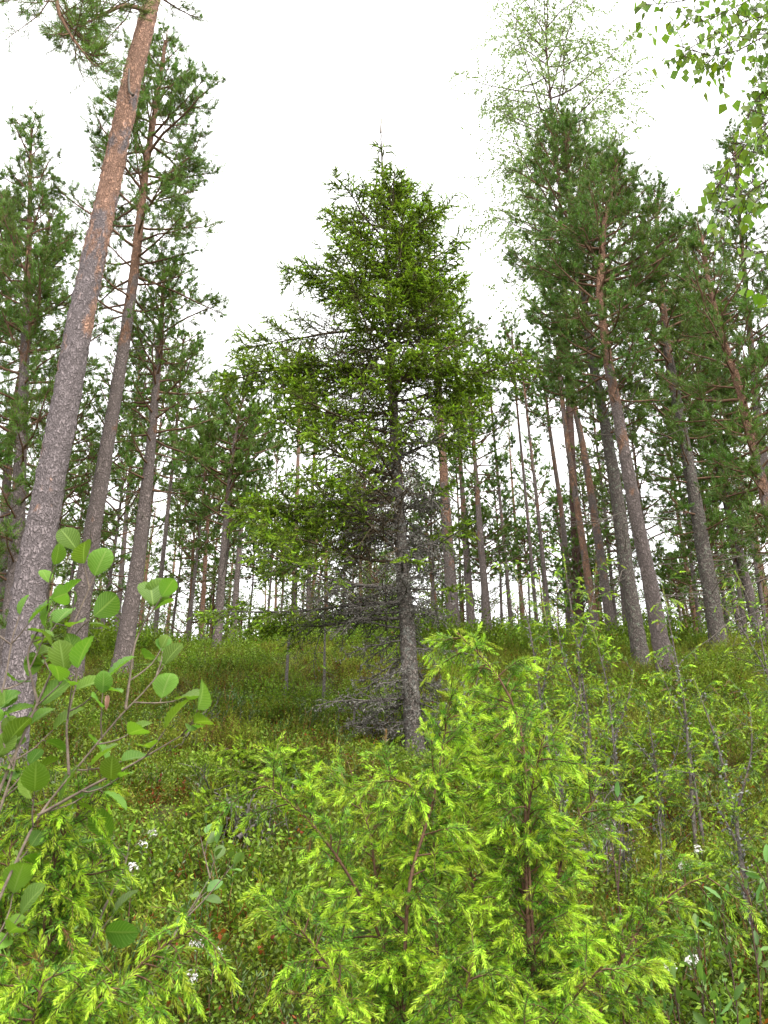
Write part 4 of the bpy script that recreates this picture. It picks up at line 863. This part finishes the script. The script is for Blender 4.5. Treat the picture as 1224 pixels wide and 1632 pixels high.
thin = [([[(946, 1290), (938, 1150), (918, 1020), (898, 885)], [(938, 1150), (900, 1060), (880, 960)], [(920, 1040), (945, 960), (950, 900)]], "tallest thin juniper left of the lichen-covered pine", 0.75),
        ([[(880, 1240), (862, 1110), (842, 990), (818, 900)], [(862, 1110), (880, 1040), (865, 960)]], "thin juniper with brown-tipped sprigs right behind the bright juniper's tip", 0.6),
        ([[(990, 1310), (978, 1180), (968, 1090), (945, 1000)], [(978, 1180), (1000, 1120), (1010, 1070)]], "thin juniper with lichen-grey stems between two others at right", 0.75),
        ([[(1110, 1360), (1092, 1130), (1072, 1020), (1056, 935)], [(1092, 1150), (1060, 1090), (1045, 1050)]], "juniper with one long pale lichened stem before the dark pines", 0.7),
        ([[(1290, 1260), (1224, 1075), (1185, 1005), (1150, 965)], [(1224, 1075), (1205, 980), (1172, 912)]], "juniper leaning in from the right edge with reddish bare stem", 0.5),
        ([[(1195, 1490), (1172, 1300), (1142, 1180), (1105, 1080)], [(1172, 1300), (1200, 1200), (1195, 1120)], [(1180, 1350), (1140, 1280), (1110, 1230)]], "broad loose juniper low at the right edge", 0.9),
        ([[(1058, 1350), (1045, 1220), (1030, 1120)], [(1045, 1220), (1010, 1180), (990, 1150)], [(1050, 1260), (1080, 1200), (1085, 1160)]], "short yellow-green juniper below the grey-brown pine", 0.85),
        ([[(765, 1262), (742, 1140), (736, 1050)], [(742, 1140), (760, 1090), (770, 1040)]], "small sparse juniper just right of the spruce trunk", 0.6),
        ([[(905, 1330), (890, 1220), (870, 1120)], [(890, 1220), (915, 1150), (925, 1100)]], "low juniper with grey lichen right of the bright juniper", 0.6)]
for i, (st, lab, sp) in enumerate(thin):
    d = min(ground_depth(*st[0][0]), 7.5) * 0.96
    juniper(lab, st, d, 20 + i, THIN, bark='juniper_grey', sp1=0.052, len1=(0.12, 0.36), dens=0.9, r=0.009, k=28, tint=0.88, sparse=sp * 0.78, brown=0.14, nl=0.015, lichen=True, start=0.12)
LOW = "low junipers on the slope"
for i, (st, lab) in enumerate([([[(575, 1290), (560, 1230), (545, 1190)], [(575, 1280), (595, 1220), (600, 1195)], [(570, 1280), (525, 1240), (505, 1215)]], "small green juniper before the foot of the spruce"),
                               ([[(470, 1270), (450, 1230), (452, 1195)], [(470, 1270), (490, 1230), (495, 1200)]], "small juniper sprig left of the spruce's foot"),
                               ([[(1215, 1560), (1205, 1460), (1180, 1390)], [(1215, 1560), (1240, 1450)]], "low juniper in the lower right among willow leaves")]):
    juniper(lab, st, ground_depth(*st[0][0]), 40 + i, LOW, sp1=0.05, len1=(0.10, 0.22), dens=0.9, r=0.006, k=28, tint=0.66, nl=0.012)


# ------------------------------------------------------------------ broadleaf shrubs
def leaf_proto(nu=8, nv=16, width=0.40, peak=0.54, cup=0.16, droop=0.16):
    u = np.linspace(-1, 1, nu + 1); v = np.linspace(0, 1, nv + 1); U, V = np.meshgrid(u, v)
    w = width * np.clip(np.sin(np.pi * V ** (math.log(0.5) / math.log(peak))), 0, 1) ** 0.62
    w = w * (1 + 0.03 * np.sin(V * 60)); x = U * w; z = cup * np.abs(U) * w * 2 - droop * V ** 2 + 0.016 * np.sin((V - 0.3 * np.abs(U)) * 62) * np.abs(U) ** .5
    pv = np.stack([x, V, z], -1).reshape(-1, 3); i = (np.arange(nv) * (nu + 1))[:, None] + np.arange(nu)[None]
    pf = np.stack([i, i + 1, i + nu + 2, i + nu + 1], -1).reshape(-1, 4); return pv, pf, np.stack([U, V], -1).reshape(-1, 2)


ALDER = leaf_proto(); WILLOW = leaf_proto(4, 7, 0.17, 0.5, 0.15, 0.15)


def put_leaves(g, P, D, size, rng, pr, tint=0.5, flat=1.0, petiole=0.15):
    pv, pf, uv = pr; m = len(P); n = len(pv)
    nrm = unit(np.array([0, -0.45, 1.]) * flat + rng.normal(size=(m, 3)) * 0.55)
    X = unit(np.cross(D, nrm)); Z = np.cross(X, D); s = (size * (0.45 + 0.75 * rng.random(m)))[:, None, None]
    P0 = P; P = P + D * s[:, :, 0] * petiole
    v = P[:, None] + s * (X[:, None] * pv[None, :, 0:1] + D[:, None] * pv[None, :, 1:2] + Z[:, None] * pv[None, :, 2:3])
    f = (pf[None] + (np.arange(m) * n)[:, None, None]).reshape(-1, 4)
    g.add(v, f, 0, np.repeat(np.clip(tint + rng.normal(size=m) * 0.25, 0, 1), n), np.repeat(rng.random(m), n), np.tile(uv, (m, 1)))
    return P0, P


def leafy_shrub(name, label, cat, stems, d, seed, pr, mats, size, sp, r=0.004, side=(0.04, 0.11), sp2=0.045, ang=50, group=None, t0=0.35, tint=0.5, flat=1.0):
    rng = np.random.default_rng(seed); root = None
    for st in stems:
        q = pad(st); p = at(q[:, 0], q[:, 1], d + (q[:, 2] if q.shape[1] > 2 else 0))
        if root is None:
            h = float(height(p[0, 0], p[0, 1])) - 0.03
            if p[0, 2] > h: p = np.vstack([[p[0, 0], p[0, 1], h], p])
            B = p[0].copy(); root = thing(name, label, cat, B, group)
        L = np.linalg.norm(np.diff(p, axis=0), axis=1).sum(); p = smooth_path(p, max(10, int(L / 0.03)), 1)
        g = Bag(); rs = r * (0.6 + 0.6 * L); tubes(g, p[None], [rs], [0.0012], 7)
        P, D, t, ix, pl = sprout(p[None], L, sp, t0, 1.0, ang, rng); L1 = side[0] + (side[1] - side[0]) * rng.random(len(t))
        p1 = grow(P, D, L1, 5, 0.12, 0.1, rng); tubes(g, p1, np.full(len(t), 0.0018), np.full(len(t), 0.001), 5)
        Q, E, *_ = sprout(p1, L1, sp2, 0.25, 1.0, 55, rng); Q = np.vstack([Q, p1[:, -1], p[-1:]]); E = np.vstack([E, unit(p1[:, -1] - p1[:, -2]), unit(p[-1:] - p[-2:-1])])
        lf = Bag(); a, b = put_leaves(lf, Q, unit(E + np.array([0, -0.1, -0.05])), size, rng, pr, tint, flat)
        tubes(g, np.stack([a, b], 1), np.full(len(a), 0.0012), np.full(len(a), 0.001), 3)
        s = g.build("stem", [mats[0]], root, B); lf.build("leaves", [mats[1]], s, B)
    return root, B


al, alB = leafy_shrub("alder_shrub", "young alder with broad ribbed leaves reaching in from the left edge", "alder",
    [[(-60, 1700), (-10, 1450), (60, 1300), (130, 1215), (200, 1130), (235, 1100), (258, 1065)], [(-40, 1500), (-10, 1280), (60, 1120), (110, 1010), (135, 955), (148, 925)],
     [(60, 1300), (140, 1255), (200, 1225), (250, 1195), (290, 1172)], [(-60, 1350), (-20, 1180), (10, 1080), (20, 1010), (30, 985)], [(110, 1235), (105, 1150), (125, 1080), (120, 1060)],
     [(60, 1120), (40, 1040), (70, 990), (90, 965)], [(-60, 1300), (0, 1190), (40, 1150), (60, 1130)], [(200, 1130), (215, 1020), (232, 990), (238, 975)], [(-20, 1350), (20, 1230), (30, 1190), (20, 1160)]],
    1.85, 4, ALDER, (M['alder_bark'], M['alder_leaf']), 0.060, 0.062, sp2=0.036, t0=0.24)
g = Bag(); rr = np.random.default_rng(2); P = at(np.array([172.]), np.array([1105.]), 1.82); put_leaves(g, P, np.array([[0.05, -.1, -1.]]), 0.05, rr, leaf_proto(6, 9, 0.16, 0.5, 1.4, 0.5), flat=.2); g.build("curled_dry_leaf", [M['dry_leaf']], al, alB)["label"] = "curled dry pinkish leaf"
leafy_shrub("alder_sprout", "alder sprout with round leaves above the lower left juniper", "alder",
    [[(90, 1700), (120, 1560), (165, 1450), (178, 1425)], [(165, 1450), (200, 1380), (205, 1350)]], 2.05, 6, ALDER, (M['alder_bark'], M['alder_leaf']), 0.062, 0.12, t0=0.75)
leafy_shrub("willow_sprout", "small bluish-green willow sprout between the two bright junipers", "willow",
    [[(240, 1560), (290, 1470), (335, 1400), (345, 1350)], [(290, 1470), (330, 1430), (370, 1380)], [(335, 1400), (325, 1360), (320, 1335)]], 3.4, 7, leaf_proto(4, 7, 0.32, 0.55), (M['alder_bark'], M['willow']), 0.055, 0.10, t0=0.5)
leafy_shrub("willow_shrub", "upright narrow-leaved willow in the lower right corner", "willow",
    [[(1130, 1760), (1120, 1600), (1112, 1480)], [(1180, 1760), (1175, 1600), (1150, 1450)], [(1215, 1740), (1210, 1560), (1190, 1420)], [(1090, 1760), (1085, 1640), (1075, 1570)], [(1240, 1700), (1230, 1500), (1222, 1380)], [(1150, 1760), (1145, 1660), (1135, 1590)], [(1040, 1760), (1035, 1680), (1030, 1620)]],
    2.7, 9, WILLOW, (M['birch_twig'], M['willow']), 0.05, 0.07, r=0.0035, side=(0.03, 0.09), sp2=0.02, ang=32, t0=0.3, flat=0.3)
leafy_shrub("willow_shrub", "slim willow twig with two upright leaves right of the bright juniper", "willow", [[(985, 1420), (972, 1320), (958, 1250)], [(985, 1420), (990, 1330), (985, 1275)]], 4.2, 10, WILLOW, (M['birch_twig'], M['willow']), 0.06, 0.2, t0=0.6, flat=0.3)


# ------------------------------------------------------------------ flowering labrador tea, snags, dry brush
def flower(label, px, py, seed):
    rng = np.random.default_rng(seed); d = ground_depth(px, py, 0.30); T = at(px, py, d); B = np.array([T[0] + rng.normal() * 0.03, T[1] + 0.02, 0]); B[2] = height(B[0], B[1])
    root = thing("labrador_tea", label, "flowering shrub", B, "flowering labrador tea")
    g = Bag(); st = smooth_path(np.array([B, 0.5 * (B + T) + rng.normal(size=3) * 0.012, T]), 8, 1); tubes(g, st[None], [0.003], [0.002], 5); g.build("stem", [M['juniper_bark']], root, B)
    lf = Bag(); P, D, t, *_ = sprout(st[None], 0.3, 0.008, 0.45, 0.97, 62, rng); n = len(P); side = unit(np.cross(D, np.array([0, 0, 1.]) + rng.normal(size=(n, 3)) * .25))
    diamonds(lf, P, unit(D + np.array([0, 0, .2])), 0.03 + 0.014 * rng.random(n), 0.008, rng, tint=0.3 + 0.5 * (t - .4), rnd=rng.random(n), side=side, mid=0.5); lf.build("leaves", [M['labrador']], root, B)
    fl = Bag(); m = 26; D = unit(np.c_[rng.normal(size=(m, 2)), rng.normal(size=m) * 0.7 + 0.5]); c = T + D * (0.012 + 0.016 * rng.random((m, 1)))
    for i in range(5):
        A, Bv = frame(D); a = i * 1.2566; e = A * math.cos(a) + Bv * math.sin(a); diamonds(fl, c, unit(e + D * 0.5 + rng.normal(size=(m, 3)) * .2), np.full(m, 0.0075), np.full(m, 0.0045), rng, side=np.cross(D, e), mid=.55, rnd=rng.random(m))
    tubes(fl, np.stack([np.repeat(T[None], m, 0), c], 1), np.full(m, 0.0008), np.full(m, 0.0008), 3, mat=1); fl.build("flower_head", [M['petal'], M['juniper_bark']], root, B)


for i, (px, py, lab) in enumerate([(243, 1330, "labrador tea with the highest white flower head right of the lower left juniper"), (229, 1348, "labrador tea whose small white head sits just below the highest one"), (212, 1385, "labrador tea with a small white head beside the alder sprout's leaf"),
                                   (345, 1521, "labrador tea with the large white head low between the two bright junipers"), (315, 1507, "labrador tea with a small white head left of the large low one"), (303, 1561, "labrador tea with a fading head near the bottom, right of the left juniper"),
                                   (1090, 1381, "labrador tea with a wide white head above the juniper arm at right"), (1113, 1356, "labrador tea with a small white bloom above the wide head at right"), (1064, 1545, "labrador tea with white bloom low at right, the left one of two side by side"), (1102, 1532, "labrador tea with white bloom low at right, beside the willow leaves"), (560, 1345, "labrador tea with a pale bloom peeping over the large juniper's left arm")]):
    flower(lab, px, py, 500 + i)


def snag(label, path, r, seed):
    rng = np.random.default_rng(seed); pts, d = trunk_path(path, None, 0.06); B = pts[0]; root = thing("dead_sapling", label, "dead sapling", B, "dead grey saplings left of the spruce")
    g = Bag(); trunk_mesh(g, pts, r, r * 0.5, 9, rng, 0.0, lump=0.12); g.build("trunk", [M['dead']], root, B)
    w = Bag(); L = np.linalg.norm(pts[-1] - pts[0]); P, D, t, *_ = sprout(pts[None], L, 0.12, 0.3, 1, 75, rng); l1 = 0.05 + 0.14 * rng.random(len(t)); p1 = grow(P, D, l1, 4, 0, 0.2, rng); tubes(w, p1, np.full(len(t), 0.004), np.full(len(t), 0.0015), 4); w.build("twigs", [M['dead']], root, B)


snag("grey dead sapling furthest left of the spruce on the slope", [(455, 1112), (459, 1040), (463, 985)], 0.022, 1)
snag("thin dead sapling between the furthest grey one and the spruce", [(515, 1135), (517, 1070), (518, 1000)], 0.018, 2)
snag("short dead stub near the lowest bare spruce bough", [(562, 1185), (564, 1150), (566, 1120)], 0.016, 3)


def brush(label, px, py, seed, n=16, h=0.5):
    rng = np.random.default_rng(seed); d = ground_depth(px, py); B = at(px, py, d); B[2] = height(B[0], B[1]); root = thing("dead_brush", label, "dead brush", B, "dry grey brush")
    g = Bag(); P = np.repeat(B[None], n, 0) + rng.normal(size=(n, 3)) * np.array([.08, .08, 0]); D = unit(np.c_[rng.normal(size=(n, 2)) * 0.4, np.ones(n)]); L = h * (0.5 + 0.7 * rng.random(n)); p0 = grow(P, D, L, 6, 0.03, 0.12, rng); tubes(g, p0, np.full(n, 0.006), np.full(n, 0.002), 5)
    P, D, t, ix, pl = sprout(p0, L, 0.05, 0.25, 1, 45, rng); p1 = grow(P, D, 0.06 + 0.16 * rng.random(len(t)), 4, 0, 0.2, rng); tubes(g, p1, np.full(len(t), 0.0025), np.full(len(t), 0.0012), 3)
    l = g; q = p1[:, 1:].reshape(-1, 3); q = q[rng.random(len(q)) < .5]; m = len(q); diamonds(l, q, unit(rng.normal(size=(m, 3))), 0.012 + 0.018 * rng.random(m), 0.01 + 0.008 * rng.random(m), rng, mat=1); g.build("stem", [M['dead'], M['lichen']], root, B)


brush("dry grey brush with brown tips right of the bright juniper", 985, 1430, 1, 12, 0.45)
brush("dry lichened brush between the thin junipers at right", 945, 1250, 2, 9, 0.5)
brush("dry dark brush low left of the large bright juniper", 395, 1360, 3, 12, 0.3)
brush("dry lichened brush below the small juniper right of the spruce", 830, 1180, 4, 8, 0.45)

def fallen(label, path, seed):
    rng = np.random.default_rng(seed); q = np.array(path, float); ds = [ground_depth(*r) for r in q]; p = np.array([at(a, b, c) for (a, b), c in zip(q, ds)]); p[:, 2] = height(p[:, 0], p[:, 1]) + 0.13; p = smooth_path(p, 20, 1)
    root = thing("fallen_branch", label, "fallen branch", p[0], "fallen dry branches"); L = np.linalg.norm(p[-1] - p[0]); g = Bag(); tubes(g, p[None], [0.016], [0.006], 6)
    P, D, t, *_ = sprout(p[None], L, 0.14, 0.1, 1, 45, rng); l1 = 0.1 + 0.3 * rng.random(len(t)); p1 = grow(P, unit(D + np.array([0, 0, .3])), l1, 5, 0, 0.18, rng); tubes(g, p1, np.full(len(t), 0.006), np.full(len(t), 0.002), 4)
    P, D, t, *_ = sprout(p1, l1, 0.07, 0.2, 1, 45, rng); p2 = grow(P, D, 0.06 + 0.08 * rng.random(len(t)), 3, 0, 0.2, rng); tubes(g, p2, np.full(len(t), 0.003), np.full(len(t), 0.001), 3); g.build("branch", [M['dead'], M['lichen']], root, p[0])


fallen("dry branch lying in the heather left of the spruce sprig", [(290, 1265), (318, 1285), (345, 1300)], 1)
fallen("dry branch on the slope at the end of the alder's longest twig", [(330, 1150), (300, 1190), (285, 1215)], 2)
fallen("dark dry branch low beside the large juniper's left arm", [(375, 1375), (410, 1350), (440, 1345)], 3)

print('QUADS', sum(len(o.data.polygons) for o in S.objects if o.type == 'MESH'))
